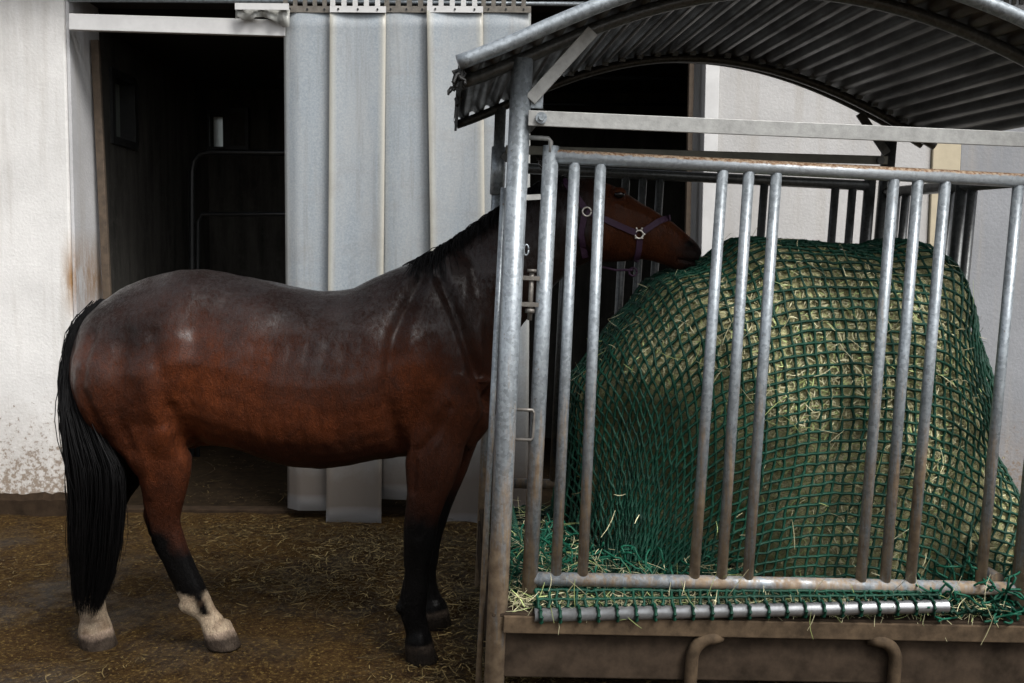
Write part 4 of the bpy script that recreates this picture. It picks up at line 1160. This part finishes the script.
    # ---- tail
    TC = [(299, 103, 2), (306, 96, 5), (318, 87, 8), (332, 79, 8), (352, 73, 7.5), (380, 71, 8), (410, 76, 14), (440, 85, 21), (470, 95, 28), (500, 96, 27), (540, 94, 25), (580, 92, 19), (600, 89, 14), (622, 87, 8)]
    ty, tx, tw = (np.array(v, float) for v in zip(*TC))
    m = MB()
    for k in range(2600):
        u = random.uniform(-1, 1); u = u + .10 * math.sin(u * 23) + .05 * math.sin(u * 51); v = random.gauss(0, .5) - .35 * math.cos(u * 23); e = random.triangular(545, 622, 603) if random.random() < .8 else random.uniform(470, 590)
        pts = []; ph = random.random() * 6; st = random.uniform(299, 336)
        amp = random.uniform(.4, 2.6) if random.random() < .94 else random.uniform(4, 8)
        for y in np.linspace(st, e, 15):
            sc = np.interp(y, ty, tw); q = (y - st) / (e - st)
            px = np.interp(y, ty, tx) + u * sc * (.68 + .3 * math.sqrt(max(0, 1 - v * v * .3))) + amp * math.sin(ph + y * .03) + 1.6 * math.sin(y * .021 + u * 2.5 + v) * min(1, q * 2)
            Y = np.interp(y, [299, 340, 420, 616], [4.03, 3.97, 3.90, 3.90]) + v * sc * .0032
            pts.append(at(px, y, Y))
        m.tube(pts, [.0018 * (1 if q < 11 else (15 - q) / 5) for q in range(15)], 4, False)
    tl = m.build('tail', MAT['hair'], h, outward=False)
    # dock under the hair
    # ---- mane: along the crest, mostly fallen to the far side
    CR = [(418, 262), (432, 254.5), (450, 242.5), (468, 230.5), (486, 217.5), (505, 205), (524, 193), (545, 181), (562, 175)]
    cx = np.array([c_[0] for c_ in CR], float); cy = np.array([c_[1] for c_ in CR], float)
    m = MB()
    for k in range(1700):
        s_ = random.random(); px = 418 + (562 - 418) * s_; py = np.interp(px, cx, cy) + 1.5
        near = random.random() < .5
        p = at(px, py, HY + random.gauss(0, .012)); L_ = random.uniform(.05, .13) if near else random.uniform(.1, .2)
        if near and 425 < px < 447: L_ *= 1.7
        d = Vector((random.gauss(-.12, .25), -.5 if near else .5, .55)).normalized(); pts = [Vector(p) - Vector((0, 0, .012))]
        q = Vector(p); v = d
        for st in range(7):
            v = (v + Vector((random.gauss(0, .06), (-.06 if near else .06), -.42))).normalized(); q = q + v * (L_ / 7)
            # stay outside the neck
            hit = bvh.find_nearest(q)
            if hit[0] is not None and (q - hit[0]).dot(hit[1]) < .006: q = hit[0] + hit[1] * random.uniform(.005, .010)
            pts.append(q.copy())
        m.tube(pts, [.0018, .0018, .0018, .0017, .0016, .0013, .001, .0006], 4, False)
    m.build('mane', MAT['hair'], h, outward=False)

    # ---- eye
    for s in (-1, 1):
        e0 = Vector(hp(617, 196)); hit = bvh.ray_cast(Vector((e0.x, HY + s * .5, e0.z)), Vector((0, -s, 0)))
        c0 = hit[0] if hit[0] is not None else e0 + Vector((0, s * .08, 0))
        m = MB(); m.ellipsoid(np.array(c0) - np.array([0, s * .008, 0]), (.021, .014, .015)); m.build('eye', MAT['eye'], h)

    # ---- halter
    ht = bpy.data.objects.new('halter', None); col.objects.link(ht); ht.parent = h; ht.empty_display_size = .05
    def on(px, py, s):
        e0 = Vector(hp(px, py)); hit = bvh.ray_cast(Vector((e0.x, HY + s * .6, e0.z)), Vector((0, -s, 0)))
        if hit[0] is None: return Vector((e0.x, HY + s * .02, e0.z)), Vector((0, s, 0))
        return hit[0], hit[1]
    def strap(px, s, name='strap', w_=.024):
        pts = []
        for a, b in zip(px[:-1], px[1:]):
            for q in np.linspace(0, 1, 7)[:-1]: pts.append((a[0] + (b[0] - a[0]) * q, a[1] + (b[1] - a[1]) * q))
        pts.append(px[-1]); V = []; prev = None
        S = [on(*p, s) for p in pts]; PP = [a + n_ * .004 for a, n_ in S]
        for i, (a, n_) in enumerate(S):
            t_ = (PP[min(i + 1, len(PP) - 1)] - PP[max(i - 1, 0)]).normalized(); nn = Vector((n_.x, n_.y * 1.6, n_.z)).normalized(); sd_ = t_.cross(nn).normalized(); nn = sd_.cross(t_)
            for u, v in ((-1, -.6), (1, -.6), (1, .6), (-1, .6)): V.append(PP[i] + sd_ * u * w_ / 2 + nn * v * .005)
        mm = MB(); F = []
        for i in range(len(PP) - 1):
            for k in range(4): F.append((i * 4 + k, i * 4 + (k + 1) % 4, i * 4 + 4 + (k + 1) % 4, i * 4 + 4 + k))
        F += [(3, 2, 1, 0), tuple((len(PP) - 1) * 4 + k for k in range(4))]
        mm._add(V, F, False); mm.build(name, MAT['halter'], ht)
    for s in (-1, 1):
        strap([(585, 213), (610, 224), (634, 234)], s); strap([(639, 233), (655, 223), (669, 218)], s, 'noseband')
        strap([(637, 238), (636.5, 250), (635, 261)], s, 'chin_strap'); strap([(583, 215), (580, 235), (584, 257)], s, 'throat_strap'); strap([(584, 211), (574, 196), (562, 180)], s, 'crown_strap')
        for (px, py, r_) in ((636.5, 235, .016), (585, 213, .017)):
            a, n_ = on(px, py, s); mm = MB(); a = a + Vector((0, s * .009, 0))
            mm.tube([a + Vector((r_ * math.cos(q), 0, r_ * math.sin(q))) for q in np.linspace(0, 2 * math.pi, 20)], .0036, 8)
            if r_ < .0165:
                for dx, dz, ex, ez in ((-.008, .016, -.015, .034), (.008, .016, .015, .034), (-.014, -.004, -.03, .004), (.014, -.004, .03, .004), (-.012, -.012, -.018, -.022), (.012, -.012, .018, -.022)):
                    mm.tube([a + Vector((dx, 0, dz)), a + Vector((ex * .8, 0, ez * .8))], .0036, 6)
            mm.build('ring', MAT['buckle'], ht)
    # chin ring hanging below the jaw
    c0 = Vector(hp(633, 272)); mm = MB()
    mm.tube([c0 + Vector((.016 * math.cos(q), 0, .016 * math.sin(q))) for q in np.linspace(0, 2 * math.pi, 18)], .004, 8); mm.build('chin_ring', MAT['halter'], ht)
    mm = MB(); mm.tube([hp(633, 270), hp(615, 270), hp(598, 266), hp(585, 258)], .005, 8); mm.build('jaw_strap', MAT['halter'], ht)
    return h


horse = build_horse()
build_ground()
build_barn(); build_barn_things(); build_curtain()
feeder = build_feeder()
build_bale(feeder)
NX = build_net()
build_pipes(NX)
build_loose_hay()
build_straw()
